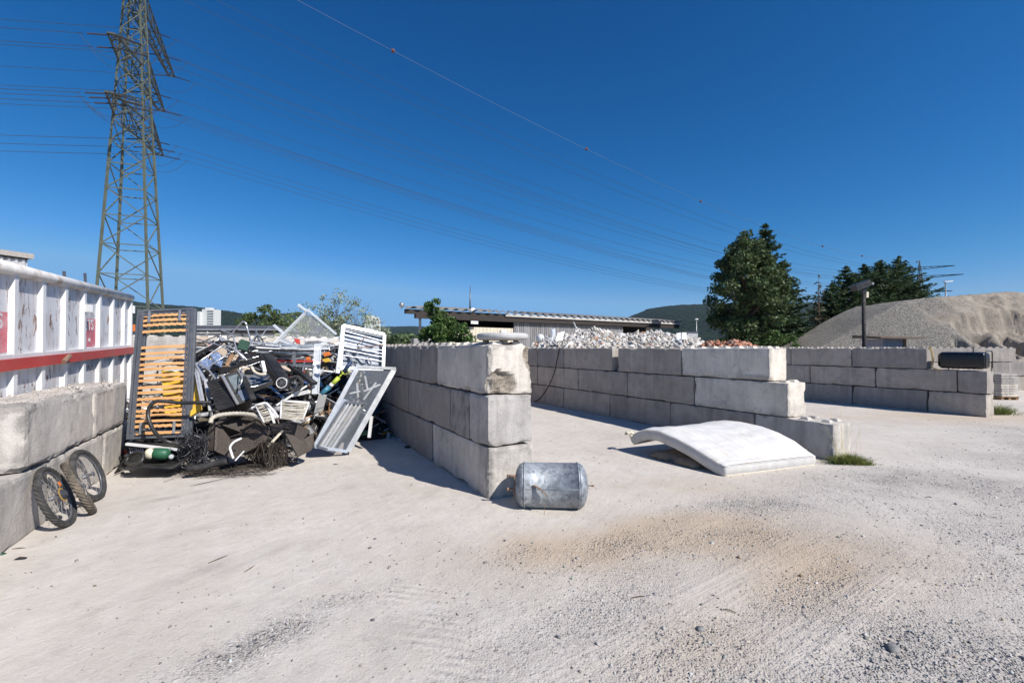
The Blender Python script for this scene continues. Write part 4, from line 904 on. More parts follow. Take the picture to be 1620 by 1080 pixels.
for i, a in enumerate(ATT):
    off = LX*.3; p = a[0]; q = far_at(a); dR = nrm(q-p-UP*12); side = 'near' if a[2] > 0 else 'far'
    dL = nrm(LDIR*1-UP*.06); lv = {26.8: 'lowest', 32.8: 'middle', 39.8: 'upper'}[a[1]]; od = ORD[[x[2] for x in ATT if x[1] == a[1] and x[2]*a[2] > 0].index(a[2])]
    for nm_, dd, in (('right', dR), ('left', dL)):
        ins = MB(); k0 = p+dd*.4; ins.tube([p, k0], .03, 5); prof = []
        for s in range(15): prof += [(s*.12, .04), (s*.12+.05, .10), (s*.12+.10, .04)]
        ins.lathe(k0, dd, prof, 8); ins.tube([k0+dd*2.1, k0+dd*2.6], .03, 5)
        single(ins, 'insulator_string', simple('brown_glaze', (.045, .032, .032), .35) if 'glaze' not in M else M['glaze'], '%s insulator string, %s from the tip, %s arm, %s side of the tall pylon' % (nm_, od, lv, side), 'insulator', 'insulator strings on the pylon')
        if 'glaze' not in M: M['glaze'] = bpy.data.materials['brown_glaze']
    e = p+dR*2.9; single(MB().tube(para(e, q, 10), [.020+.018*(k/89) for k in range(90)], 4), 'power_line', M['wire'], 'right conductor, %s from the tip, %s arm, %s side of the tall pylon' % (od, lv, side), 'power line', 'conductors running right from the pylon')
    e = p+dL*2.9; single(MB().tube([e+LDIR*d-UP*(d*.06-d*d*.00024) for d in np.linspace(0, 120, 24)], .028, 4), 'power_line', M['wire'], 'left conductor, %s from the tip, %s arm, %s side of the tall pylon' % (od, lv, side), 'power line', 'conductors running left from the pylon')
    # jumper loop under the arm
    c0, c1 = p+dL*2.9, p+dR*2.9; single(MB().tube([c0+(c1-c0)*t-UP*1.9*4*t*(1-t) for t in np.linspace(0, 1, 14)], .022, 4), 'jumper_loop', M['wire'], 'slack jumper loop, %s from the tip, %s arm, %s side of the tall pylon' % (od, lv, side), 'jumper cable', 'jumper loops on the pylon')
q = PC+UP*44.4; single(MB().tube(para(EW, q, 10.2), [.022+.02*(k/89) for k in range(90)], 4), 'earth_wire', simple('bright_wire', (.4, .4, .42), .4, .7), 'topmost earth wire with orange marker balls running right', 'earth wire')
single(MB().tube([EW+LDIR*d-UP*(d*.1) for d in np.linspace(0, 100, 8)], .025, 4), 'earth_wire', M['wire'], 'earth wire leaving the pylon top to the left above the picture', 'earth wire')
for tt, rr, lab in ((.099, .36, 'nearest orange marker ball on the earth wire'), (.233, .36, 'second marker ball on the earth wire, high over the centre wall'), (.3666, .36, 'third marker ball on the earth wire, above the shed end'), (.6135, .42, 'fourth marker ball on the earth wire, between the tree clumps'), (.7385, .42, 'fifth marker ball on the earth wire, above the spruce row'), (.985, .5, 'last marker ball on the earth wire, beside the far pylon top')):
    rr *= .8; c = EW+(q-EW)*tt-UP*(4*10.2*tt*(1-tt)); t = thing('marker_ball', c, lab, 'marker ball', 'marker balls on the earth wire')
    MB().sphere(c, rr, 16, 10).build('shell', M['ball'] if 'ball' in M else M.setdefault('ball', simple('orange_red_shell', (.16, .05, .03), .6, var=.1)), t, True)
    MB().lathe(c-RD*(rr*1.05), RD, [(0, .05), (.01, .09), (2.1*rr-.01, .09), (2.1*rr, .05)], 8).build('clamp', M['steel'], t)
fp = thing('far_pylon', PC, 'small distant lattice pylon on the horizon above the gravel heap', 'pylon', None); mb = MB()
for sx in (-1, 1):
    for sy in (-1, 1): mb.bar(PC+V3((sx*3, sy*3, 0)), PC+V3((sx*.5, sy*.5, 38)), .35); mb.bar(PC+V3((sx*.5, sy*.5, 38)), PC+UP*45, .25)
for i in range(14):
    z0, z1 = i*2.7, i*2.7+2.7; r0, r1 = 3-2.5*z0/38, 3-2.5*z1/38
    for s in (-1, 1): mb.bar(PC+V3((-r0, s*r0, z0)), PC+V3((r1, s*r1, z1)), .15); mb.bar(PC+V3((s*r0, -r0, z0)), PC+V3((s*r1, r1, z1)), .15)
mb.build('mast', M['pylon_dark'], fp)
for z, l in ((40.5, 13), (36, 16), (28.7, 12)):
    for s in (-1, 1):
        a = MB().bar(PC+UP*z, PC+PD*s*l+UP*z, .3).bar(PC+UP*(z+1.3), PC+PD*s*l+UP*z, .25)
        for i in range(1, 5): a.bar(PC+PD*s*l*i/5+UP*z, PC+PD*s*l*(i-.5)/5+UP*(z+1.3*(1-i/5.)), .15)
        a.build('crossarm', M['pylon_dark'], fp)
# street lamp on the heap horizon and the slim lamp by the hill
b = XY(1497, 60); t = thing('street_lamp', b, 'street lamp with a flat white head beyond the gravel heap', 'street lamp'); z = ztop(446, 60)
MB().tube([b, b+UP*z], [.12, .07], 8).build('pole', M['darkgrey'], t, True); MB().obox(b+UP*z+V3((.35, 0, .06)), V3((.55, 0, .05)), (0, .15, 0), UP*.07).build('lamp_head', M['white_paint'], t)
b = XY(1102, 75); t = thing('street_lamp', b, 'slim street lamp in front of the wooded hill, left of the tall trees', 'street lamp'); z = ztop(505, 75)
MB().tube([b, b+UP*z], [.1, .06], 8).build('pole', M['steel'], t, True); MB().sphere(b+UP*z, .3, 10, 6, (1, 1, .5)).build('lamp_head', M['white_paint'], t, True)
def Pv(px, py, v):                      # point on the vertical plane v = const
    r = ray(px, py); o = np.array([0, 0, CH]); k = np.dot(O+N*v-o, N)/np.dot(r, N); return o+r*k
# ------------------------------------------------------------------ white roll-off container
def container():
    CO = -.713; se_ = float(sat(203, CO)); s0 = se_-7.2; zt = 2.95; zbm = .35
    def C(s, o, z): return WL(s, CO+o, z+.0284*(s-se_))
    t = NT('chipped_white_paint'); wp = t.geo.outputs['Position']
    n = t.noise(t.map(wp, (6, 6, 2.6)), 1.0, 8, .75, .6); n2 = t.noise(t.map(wp, (11, 11, 2.2), (0, .35, 0), (3, 1, 5)), 1.0, 7, .7, 1.2)
    msk = t.math('MAXIMUM', t.math('GREATER_THAN', n, .60), t.math('GREATER_THAN', n2, .612))
    edge = t.math('GREATER_THAN', n, .588)
    c = t.ramp(t.noise(wp, 2.2, 6, .65), .3, .7, (.56, .56, .585), (.70, .70, .72)); c = t.mix(t.math('MULTIPLY', t.ramp(t.noise(t.map(wp, (8, 8, .8)), 1., 5, .6), .5, .66), .5), c, (.40, .31, .24))
    c = t.mix(edge, c, (.42, .34, .28)); c = t.mix(msk, c, t.ramp(t.noise(wp, 20, 4), .3, .7, (.09, .05, .035), (.26, .12, .07))); t.color(c); t.b.inputs['Roughness'].default_value = .5
    t.normal(t.bump(t.math('ADD', t.math('MULTIPLY', msk, -.6), t.noise(wp, 3.2, 4)), .6, .02)); M['cont'] = t.m
    M['cont_rib'] = simple('white_rib_paint', (.74, .74, .735), .5, var=.05, scale=5, dirt=(.5, .42, .36), dirt_amt=.22)
    M['cont_rail'] = simple('scuffed_rail', (.70, .68, .65), .6, var=.15, scale=6, dirt=(.35, .25, .17), dirt_amt=.8, bump=.4)
    T = thing('roll_off_container', C((s0+se_)/2, -1.1, zbm), 'white ribbed roll off container with red stripe and rust scratches behind the low left wall', 'container')
    def cb(nm, s_0, s_1, o0, o1, z0, z1, mt): 
        mb = MB(); mb.hexa([C(s_0, o0, z0), C(s_1, o0, z0), C(s_1, o1, z0), C(s_0, o1, z0), C(s_0, o0, z1), C(s_1, o0, z1), C(s_1, o1, z1), C(s_0, o1, z1)]); return mb.build(nm, M[mt], T)
    cb('side_panel', s0, se_-.02, -.05, 0, zbm, zt-.04, 'cont'); cb('side_panel', s0, se_-.02, -2.3, -2.25, zbm, zt-.04, 'cont')
    cb('end_panel', se_-.06, se_-.01, -2.249, -.051, zbm, zt-.04, 'cont'); cb('end_panel', s0+.01, s0+.06, -2.249, -.051, zbm, zt-.04, 'cont'); cb('floor', s0+.061, se_-.061, -2.249, -.051, zbm, zbm+.06, 'cont_rail')
    for o in (.025, -2.30):
        MB().tube([C(s0, o, zt-.075), C(se_, o, zt-.075)], .075, 14).build('top_rail', M['cont_rail'], T, True)
    ribs = [float(sat(px, CO+.05)) for px in (197, 178, 158, 134, 105, 69.5, 24)]
    sp = (ribs[0]-ribs[-1])/6; ribs = [ribs[0]-sp*i for i in range(9)]
    for s in ribs:
        mb = MB(); q = [C(s-.045, .0, zbm), C(s+.045, .0, zbm), C(s+.045, .06, zbm), C(s-.045, .06, zbm), C(s-.045, .0, zt-.10), C(s+.045, .0, zt-.10), C(s+.045, .058, zt-.10), C(s-.045, .058, zt-.10)]
        mb.hexa(q); mb.build('rib', M['cont_rib'], T)
        cb('rib', s-.03, s+.03, -2.40, -2.301, zbm, zt-.12, 'cont_rib')
    cb('end_post', se_-.05, se_+.03, -.02, .062, zbm-.1, zt-.02, 'cont_rib')
    z1 = 1.815; z0 = z1-.135
    cb('ledge', s0, se_-.052, .003, .058, z1-.02, z1+.05, 'cont_rib')
    M['stripe'] = simple('scuffed_red_stripe', (.50, .045, .04), .5, var=.12, scale=4, dirt=(.30, .12, .09), dirt_amt=.35); 
    cb('red_stripe', s0, se_+.033, .0645, .085, z0, z1, 'stripe'); cb('stripe_channel', s0, se_-.052, .002, .0620, z0+.004, z1-.021, 'cont_rib')
    MB().tube([C(ribs[4]-.25, .10, z0+.02), C(ribs[4]-.05, .105, z0+.10)], .035, 8).build('hook', M['rust'], T)
    MB().box(-.04, .04, -.04, .04, -.06, .06).build('latch', M['white_paint'], T, org=(0, 0, 0)).location = tuple(C(ribs[3], .09, 2.52)-V3(T.location))
    for z in (2.55, 1.62): cb('hinge', se_+.031, se_+.10, .02, .09, z, z+.16, 'cont_rib')
    cb('lower_frame', s0, se_+.02, -.05, .13, zbm-.12, zbm-.001, 'cont_rail')
    for (sa, sb) in ((ribs[6]-sp+.06, ribs[6]-.06), (ribs[3]+.06, ribs[3]+sp-.06), ):
        dt = cb('company_sticker', sa+.02, sb, .001, .004, 1.885, 2.36, 'pinkred')
        for (txt, size, zz, bold) in (('STS', .25, 2.17, 1), ('ENTSORGUNG'[:0]+'901', .085, 1.97, 0)):
            cu = bpy.data.curves.new('lettering', 'FONT'); cu.body = txt; cu.size = size; cu.extrude = .0015; cu.align_x = 'CENTER'; cu.offset = .004*bold
            ob = bpy.data.objects.new('lettering', cu); COL.objects.link(ob); dg = bpy.context.evaluated_depsgraph_get(); me = bpy.data.meshes.new_from_object(ob.evaluated_get(dg)); bpy.data.objects.remove(ob)
            v = np.array([vv.co[:] for vv in me.vertices]); fs = [tuple(p.vertices) for p in me.polygons]; sc = (sa+sb)/2+.01
            wv = np.array([C(sc+a*1.0, .0062+c, zz+b) for a, b, c in v]); np_mesh('lettering', wv, fs, M['white_paint'], dt, org=tuple(T.location)).location = (0, 0, 0)
    for px, py0, py1, nm in ((100.5, 429, 438, 'nearer'), (133.5, 432, 448, 'further')):
        s = float(sat(px, CO-2.32)); a = C(s, -2.25, 2.7); YY = a[1]; single(MB().bar(V3((a[0], a[1], 2.6)), P(px+.8, py0, YY), .05), 'steel_stake', M['darkgrey'], '%s of two dark stakes poking up behind the container rim' % nm, 'stake', 'stakes behind the container')
container()
t = thing('orange_skip', P(209, 545, 15)*V3((1, 1, 0)), 'orange skip just visible beyond the container end', 'skip'); a = P(203, 513, 15); b = P(214, 524, 15)
c17 = P(206, 520, 17)[0]; sk = lambda z0, z1, e: MB().hexa([(a[0]-.6, 15+e, z0), (b[0]-e, 15+e, z0), (c17-e, 17, z0), (c17-3, 17, z0), (a[0]-.6, 15+e, z1), (b[0]-e, 15+e, z1), (c17-e, 17, z1), (c17-3, 17, z1)])
sk(b[2], a[2], 0).build('upper_side', M['orange'], t); sk(.3, b[2]-.005, .02).build('lower_side', M['darkgrey'], t)
for py in (531, 540, 548): MB().bar(P(201, py, 14.9), P(216, py, 14.9), .05).build('rail', M['steel'], t)

# ------------------------------------------------------------------ galvanised tank
def tank():
    c = V3((.435, 5.12, .262)); ax = nrm((1, -.04, 0)); up = UP; side = np.cross(up, ax); r = .246; Lh = .335
    t = NT('galvanised_steel'); o = t.tc.outputs['Object']; vc = t.n.new('ShaderNodeTexVoronoi'); vc.inputs['Scale'].default_value = 34; t.L(t.map(o, (1, 1, .7)), vc.inputs[0]); s = t.n.new('ShaderNodeSeparateColor'); t.L(vc.outputs['Color'], s.inputs[0])
    col = t.ramp(s.outputs[0], 0, 1, (.17, .19, .21), (.34, .37, .40)); col = t.mix(t.math('MULTIPLY', t.ramp(t.noise(o, 7, 6, .7), .48, .66), .45), col, (.44, .46, .48)); col = t.mix(t.math('MULTIPLY', t.ramp(t.noise(t.map(o, (3, 3, 3), loc=(3, 3, 3)), 3, 6, .7), .55, .7), .35), col, (.34, .31, .27))
    t.color(col); t.b.inputs['Metallic'].default_value = .4; rr = t.ramp(s.outputs[1], 0, 1, (.5,)*3, (.68,)*3); t.L(rr, t.b.inputs['Roughness']); t.normal(t.bump(t.noise(o, 26, 4), .2, .01)); M['galv'] = t.m
    T = thing('galvanised_tank', (c[0], c[1], .0), 'galvanised cylindrical tank lying in front of the centre wall end', 'tank')
    dome = [(-Lh-.075, .03), (-Lh-.068, .10), (-Lh-.048, .17), (-Lh-.02, .222), (-Lh+.012, r-.004), (-Lh+.03, r)]
    MB().lathe(c, ax, [(-Lh+.03, r), (-Lh+.034, r+.009), (-Lh+.044, r+.009), (-Lh+.046, r), (0, r), (Lh-.046, r), (Lh-.044, r+.009), (Lh-.034, r+.009), (Lh-.03, r)], 56).build('shell', M['galv'], T, True)
    MB().lathe(c, ax, dome, 48).build('end_dome', M['galv'], T, True); MB().lathe(c, -ax, dome, 48).build('end_dome', M['galv'], T, True)
    MB().bar(c+up*.03-side*(r+.000)-ax*(Lh-.05), c+up*.03-side*(r+.0)+ax*(Lh-.05), .006, .008).build('seam', M['galv'], T)
    e = c-ax*(Lh+.02)
    for dz, L in ((.125, .13), (-.02, .13)): MB().tube([e+up*dz+side*-.10, e+up*dz-side*.10-ax*L], .014, 10).tube([e+up*dz-side*.10-ax*(L-.02), e+up*dz-side*.10-ax*(L+.004)], .019, 10).build('pipe_stub', M['rust'], T, True)
    MB().tube([e-ax*.045-side*.12+up*.12, e-ax*.055-side*.12-up*.12], .008, 6).build('tie_rod', M['rust'], T, True)
    b0 = c-ax*.20-side*(r*.97)+up*.07; b1 = b0+ax*.075-side*.055-up*.02; b2 = b1+ax*.075-up*.075
    MB().bar(b0, b1, .03, .008).bar(b1, b2, .03, .008).build('bracket', M['rust'], T)
    MB().tube([c+ax*(Lh+.06), c+ax*(Lh+.14)], .007, 6).tube([c+ax*(Lh+.12), c+ax*(Lh+.145)], .012, 8).build('rod', M['rust'], T, True)
    w0 = c-ax*.08-side*(r+.0)-up*.2; MB().tube(smooth_path([w0+up*.08, w0-side*.03, w0-side*.06-up*.05, w0-side*.10-ax*.02-up*.055]), .002, 4).build('wire', M['rust'], T)
tank()
# round slab on top of the centre wall
c = P(795, 535.5, 5.72); c[2] = 1.895; t = NT('weathered_grey_slab'); o = t.tc.outputs['Object']; t.color(t.ramp(t.noise(o, 9, 7, .7), .3, .7, (.33, .33, .32), (.56, .55, .53))); t.b.inputs['Roughness'].default_value = .9; t.normal(t.bump(t.noise(o, 60, 5), .5, .01))
T = thing('round_slab', c, 'round grey concrete cover lying on small stones on top of the centre wall end', 'slab')
MB().lathe(c, UP, [(0, .28), (.008, .305), (.025, .322), (.06, .325), (.078, .312), (.088, .285), (.092, .2), (.092, .02)], 44).build('disc', t.m, T, True)
for i, (dx, dy) in enumerate(((-.2, -.08), (.02, -.16), (.17, -.04), (0, .18))):
    v, f, cc = chunks(np.array([[c[0]+dx, c[1]+dy, c[2]-.028]]), np.array([[.045, .035, .03]]), np.array([[.42, .36, .28]]), np.random.default_rng(i), flat=True, jit=.2)
    tag(np_mesh('support_stone', v, f, M['vcol'], col=cc, org=tuple(c+V3((dx, dy, -.05)))), 'small stone wedged under the round slab on the centre wall', 'stone', 'stones under the round slab')

# ------------------------------------------------------------------ mattress
def mattress():
    A = G(1146, 753); B = G(1288, 735.5); AC = V3((2.10, 7.86, 0))-A; AB = B-A
    prof = lambda s: np.interp(s, [0, .08, .2, .35, .5, .68, .82, .92, 1.], [0.0, .012, .075, .165, .24, .29, .27, .215, .14]); th = .18
    t = NT('quilted_white_cover'); uv = t.attr('uq'); vv = t.attr('vq'); wp = t.geo.outputs['Position']
    q = t.math('ABSOLUTE', t.math('SINE', t.math('MULTIPLY', uv, 40.))); 
    q2 = t.math('ABSOLUTE', t.math('SINE', t.math('MULTIPLY', vv, 44.)))
    c = t.ramp(t.noise(wp, 3.5, 7, .7), .3, .7, (.56, .54, .51), (.66, .65, .63)); c = t.mix(t.math('MULTIPLY', t.ramp(t.noise(wp, 4, 6, .75), .52, .70), .6), c, (.50, .42, .32)); c = t.mix(t.math('MULTIPLY', t.ramp(t.math('MINIMUM', q, t.math('MULTIPLY', q2, 1.3)), 0, .22, (1, 1, 1), (0, 0, 0)), .2), c, (.44, .42, .38))
    t.color(c); t.b.inputs['Roughness'].default_value = .9; t.b.inputs['Sheen Weight'].default_value = .15
    t.normal(t.bump(t.math('ADD', t.math('ADD', t.math('POWER', q, .4), t.math('MULTIPLY', q2, .25)), t.math('MULTIPLY', t.noise(wp, 14, 5), .5)), .3, .02)); M['quilt'] = t.m
    t = NT('mattress_border'); wp = t.geo.outputs['Position']; c = t.ramp(t.noise(wp, 6, 6, .7), .3, .7, (.46, .44, .41), (.60, .585, .56)); t.color(c); t.b.inputs['Roughness'].default_value = .9
    sn = t.n.new('ShaderNodeSeparateXYZ'); t.L(wp, sn.inputs[0]); t.normal(t.bump(t.noise(t.map(wp, (30, 30, 60)), 1, 3), .5, .01)); M['border'] = t.m
    T = thing('mattress', A, 'stained white quilted mattress arching over a brown cushion in the second bay', 'mattress')
    ns, nt = 44, 36
    def pt(s, u, top, r=.0):
        rnd = random.Random(int(s*1000)*7+int(u*1000)); p2 = lambda q: np.interp(q, [0, .1, .2, .35, .5, .68, .82, 1.], [0, .07, .18, .275, .32, .335, .325, .27]); z = float(prof(s)*(1-u)+p2(s)*u); ds = .01; sl = (float(prof(min(1, s+ds)))-float(prof(max(0, s-ds))))/(ds*(1 if s in (0, 1) else 2)*np.linalg.norm(AC))
        nn = nrm(UP-nrm(AC)*sl); far = 1
        return A+AC*s+AB*u+UP*(z*far)+nn*(th if top else 0)*.97+UP*(.009*math.sin(u*9+s*5)*math.sin(s*7)) 
    S_ = np.linspace(0, 1, ns+1); U_ = np.linspace(0, 1, nt+1)
    v, f, uq, vq = [], [], [], []
    for s in S_:
        for u in U_:
            ed = min(s, 1-s)*1.7; eu = min(u, 1-u)*1.75; k = -.02*math.exp(-ed/.03)-.02*math.exp(-eu/.03)+.007*math.cos(u*40*1.0)*0
            k += .026*(noise.noise(Vector((s*5, u*4, 1.3)))+.5*noise.noise(Vector((s*12, u*9, 4.3))))*min(1, min(ed, eu)*8); v.append(pt(s, u, True)+UP*k); uq.append(u*1.0); vq.append(s)
    f = [(i*(nt+1)+j, (i+1)*(nt+1)+j, (i+1)*(nt+1)+j+1, i*(nt+1)+j+1) for i in range(ns) for j in range(nt)]
    f = [q[::-1] for q in f]
    np_mesh('quilted_top', np.array(v), f, M['quilt'], T, True, attrs={'uq': uq, 'vq': vq})
    ring = [(s, 0.) for s in S_]+[(1., u) for u in U_[1:]]+[(s, 1.) for s in S_[::-1][1:]]+[(0., u) for u in U_[::-1][1:-1]]
    mid = pt(.5, .5, True); v = []; lv = [0, .25, .5, .75, 1.]
    for (s, u) in ring:
        a, b = pt(s, u, False), pt(s, u, True)+UP*-.036; out = nrm(((s-.5)*AC+(u-.5)*AB)*V3((1, 1, 0))); 
        for l in lv: v.append(a+(b-a)*l+out*.018*math.sin(math.pi*l))
    m = len(ring); k = len(lv); f = [(i*k+l, ((i+1) % m)*k+l, ((i+1) % m)*k+l+1, i*k+l+1) for i in range(m) for l in range(k-1)]
    nb = len(v); v += [pt(s, u, False) for s in S_ for u in U_]; f += [(nb+i*(nt+1)+j, nb+(i+1)*(nt+1)+j, nb+(i+1)*(nt+1)+j+1, nb+i*(nt+1)+j+1) for i in range(ns) for j in range(nt)]
    np_mesh('border', np.array(v), f, M['border'], T, True)
    for top in (True, False):
        MB().tube([pt(s, u, top)+UP*(-.034 if top else .004) for (s, u) in ring], .008, 6, closed=True).build('piping', M['quilt' if top else 'cream'], T, True)
    # torn ticking at the lifted corner
    e = pt(1, .0, True); mb = MB(); rg = random.Random(3)
    for i in range(9):
        a = e+V3((rg.uniform(-.10, .08), rg.uniform(-.05, .1), rg.uniform(-.01, .05))); mb.sphere(a, rg.uniform(.02, .04), 7, 5, (1.3, 1, .6))
    mb.build('torn_stuffing', M['cream'], T, True)
    # cushion beneath
    t2 = thing('foam_cushion', A+AC*.5+AB*.12, 'dirty brown foam cushion crushed beneath the arched mattress', 'cushion'); v = []; n1, n2 = 18, 14
    for i in range(n1+1):
        for j in range(n2+1):
            s, u = i/n1, j/n2; base = A+AC*(.27+.52*s)+AB*(-.02+.42*u); e = (min(s, 1-s)*2)**.35*(min(u, 1-u)*2)**.3; v.append(base+UP*(.02+.16*e+.02*math.sin(s*9+u*4)))
    nb = len(v); v += [V3((p[0], p[1], .01)) for p in v]; g = lambda i, j: i*(n2+1)+j
    f = [(g(i, j), g(i, j+1), g(i+1, j+1), g(i+1, j)) for i in range(n1) for j in range(n2)]
    per = [(0, j) for j in range(n2)]+[(i, n2) for i in range(n1)]+[(n1, j) for j in range(n2, 0, -1)]+[(i, 0) for i in range(n1, 0, -1)]
    f += [(g(*per[i]), nb+g(*per[i]), nb+g(*per[(i+1) % len(per)]), g(*per[(i+1) % len(per)])) for i in range(len(per))]
    np_mesh('cushion_body', np.array(v), f, simple('dirty_brown_foam', (.26, .20, .14), .95, var=.35, scale=9, bump=.5), t2, True)
mattress()

# ------------------------------------------------------------------ bicycle wheels
M['spoke'] = simple('dull_spokes', (.33, .33, .33), .6, .0, var=.2, bump=0)
def wheel(c, nv, R, tr, label, tyre='rubber', knob=.006, cassette=False, reflector=False, nsp=28, rimmat='steel', name='bicycle_wheel', group='bicycle wheels against the left wall'):
    rimmat = 'darkgrey' if rimmat == 'steel' else rimmat
    c = V3(c); nv = nrm(nv); T = thing(name, c, label, 'bicycle wheel', group); a = nrm(np.cross(nv, UP)); b = np.cross(nv, a)
    def Rg(an, r, o=0): return c+(a*math.cos(an)+b*math.sin(an))*r+nv*o
    mb = MB(); nn, mm = 84, 12; v = []; f = []
    for i in range(nn):
        an = 2*math.pi*i/nn
        for j in range(mm):
            q = 2*math.pi*j/mm; k = tr; oc = math.cos(q)
            if oc > -.15: k += knob*(((i+(j % 2)) % 2)*1.0)
            v.append(Rg(an, R-tr+oc*k, math.sin(q)*k))
    f = [(i*mm+j, i*mm+(j+1) % mm, ((i+1) % nn)*mm+(j+1) % mm, ((i+1) % nn)*mm+j) for i in range(nn) for j in range(mm)]
    np_mesh('tyre', np.array(v), f, M[tyre], T, False)
    rr = R-2*tr+.002; mb = MB(); v = []; pr = [(0, -.011), (.0, .011), (-.016, .009), (-.022, 0), (-.016, -.009)]
    for i in range(64):
        for (dr, o) in pr: v.append(Rg(2*math.pi*i/64, rr+dr, o))
    f = [(i*5+j, i*5+(j+1) % 5, ((i+1) % 64)*5+(j+1) % 5, ((i+1) % 64)*5+j) for i in range(64) for j in range(5)]; np_mesh('rim', np.array(v), f, M[rimmat], T, True)
    MB().lathe(c, nv, [(-.06, .008), (-.055, .012), (-.05, .028), (-.045, .028), (-.04, .016), (.04, .016), (.045, .028), (.05, .028), (.055, .012), (.06, .008)], 14).build('hub', M['darkgrey'], T, True)
    mb = MB()
    for k in range(nsp):
        an = 2*math.pi*k/nsp; sd_ = 1 if k % 2 else -1; mb.tube([Rg(an+(.9 if (k//2) % 2 else -.9), .024, sd_*.042), Rg(an, rr-.018, 0)], .0013, 3, caps=False)
    mb.build('spokes', M['spoke'], T)
    if cassette:
        for i in range(6): MB().lathe(c+nv*(.055+i*.005), nv, [(0, .055-.005*i), (.0025, .055-.005*i)], 24).build('sprocket', M['darkgrey'], T)
        MB().lathe(c+nv*.051, nv, [(0, .075), (.002, .075)], 28).build('spoke_guard', simple('amber_plastic', (.45, .28, .08), .4), T)
    if reflector:
        for an in reflector:
            p, q = Rg(an, R*.52, .008), Rg(an, R*.74, .008); tdir = nrm(np.cross(nv, q-p)); MB().obox((p+q)/2, (q-p)/2*.5, tdir*.018, nv*.005).build('reflector', M['orange'], T)
    return T
tl = math.radians(20)
def lean(px, py, yaw, tilt, R, dz=0.):
    g = G(px, py); d = D2*math.cos(yaw)+M2*math.sin(yaw); m = nrm(np.cross(d, UP)); 
    if np.dot(m, M2) < 0: m = -m
    nv = m*math.cos(tilt)+UP*math.sin(tilt); upv = UP*math.cos(tilt)-m*math.sin(tilt); return g+upv*(R-.008)+UP*dz, nv
R_ = .325
c, nv = lean(112, 829, math.radians(-2), math.radians(21), R_); wheel(c, nv, R_, .026, 'front bicycle wheel with knobbly black tyre, sprockets and orange reflector', knob=.007, cassette=True, reflector=[3.6])
c, nv = lean(148, 809, math.radians(-19), math.radians(23), R_*.97); wheel(c, nv, R_*.97, .028, 'middle bicycle wheel with a dusty brown knobbly tyre, seen nearly edge on', 'rubber_dusty', .009)
c, nv = lean(158, 790, math.radians(4), math.radians(20), R_); wheel(c, nv, R_, .032, 'back bicycle wheel with a fat smooth black tyre', knob=.0015, reflector=False, rimmat='darkgrey')

# ------------------------------------------------------------------ right hand wall extras
def liner():
    u0 = float(uat(1561, v3+.1))+.03; u1 = float(uat(1484, v3+.1)); v = []; T = thing('plastic_liner', W((u0+u1)/2, v3+.25, 1.2), 'black ribbed plastic trough lying on the step of the right hand wall', 'trough')
    nu, nv_ = 48, 28
    for i in range(nu+1):
        s = i/nu; e = min(s, 1-s)*8; sc = (1-max(0, 1-e)**2.5*.22); rib = .006*math.sin(s*2*math.pi*9)
        for j in range(nv_):
            a = 2*math.pi*j/nv_; ca, sa = math.cos(a), math.sin(a); k = .38; x = math.copysign(abs(ca)**k, ca)*(.22+rib)*sc; z = math.copysign(abs(sa)**k, sa)*(.225+rib)*sc
            v.append(W(u0+(u1-u0)*s, v3+.25+x, 1.2+.26+z))
    f = [(i*nv_+j, i*nv_+(j+1) % nv_, (i+1)*nv_+(j+1) % nv_, (i+1)*nv_+j) for i in range(nu) for j in range(nv_)]+[tuple(range(nv_))[::-1], tuple(nu*nv_+j for j in range(nv_))]
    np_mesh('trough_body', np.array(v), f, simple('glossy_black_plastic', (.012, .012, .014), .28, var=.3, scale=6, bump=.25, bscale=9), T, True)
    lp = [W(u0-.03, v3+.02+.46*a, 1.215+.5*b) for a, b in ((0, .1), (0, .9), (.1, 1), (.9, 1), (1, .9), (1, .1))]; MB().tube(lp, .013, 6).build('rim_pipe', M['black'], T, True)
liner()
hose = [Pv(1466+dx, py, v3-.02) for dx, py in ((2, 551), (6, 553), (9, 562), (9.5, 572), (8, 580), (16, 584), (24, 585))]; single(MB().tube(smooth_path(hose), .018, 6).tube(smooth_path([p+UP*.03+N*.04 for p in hose[:5]]), .016, 6), 'yellow_strap', simple('faded_yellow_strap', (.45, .33, .15), .8), 'faded yellow strap hanging over the end of the top block by the black trough', 'strap')
cab = [Pv(px, py, v2-.025) for px, py in ((886, 549), (884, 556), (881, 570), (877, 588), (871, 604), (863, 618), (855, 629), (846, 635))]; single(MB().tube(smooth_path(cab), .013, 6), 'hanging_cable', simple('dark_red_cable', (.085, .035, .03), .6), 'dark red cable hanging down the stepped wall into the second bay', 'cable')
def kerbs():
    b = G(1583, 631); T = thing('pallet', b, 'wooden pallet under the stack of grey kerb stones', 'pallet')
    for dx in (-.25, 0, .25): MB().box(b[0]+dx-.05, b[0]+dx+.05, b[1]-.3, b[1]+.3, 0, .09).build('block', M['woodbrown'], T)
    MB().box(b[0]-.32, b[0]+.32, b[1]-.32, b[1]+.32, .09, .115).build('deck', M['woodbrown'], T)
    for i in range(9):
        z = .118+i*.088; mb = MB(); o_ = random.Random(i).uniform(-.012, .012)
        mb.box(b[0]-.28+o_, b[0]-.004+o_, b[1]-.3, b[1]+.3, z, z+.074).box(b[0]+.004+o_, b[0]+.29+o_, b[1]-.3, b[1]+.3, z, z+.074)
        lab = {0: 'lowest kerb stone layer, resting on the pallet', 8: 'topmost kerb stone layer of the stack on the pallet'}.get(i, '%s layer from the bottom in the stack of grey kerb stones' % ORD[i])
        tag(mb.build('kerb_stone', M['concrete_sun_pale'], None), lab, 'kerb stone', 'kerb stones stacked on the pallet')
kerbs()
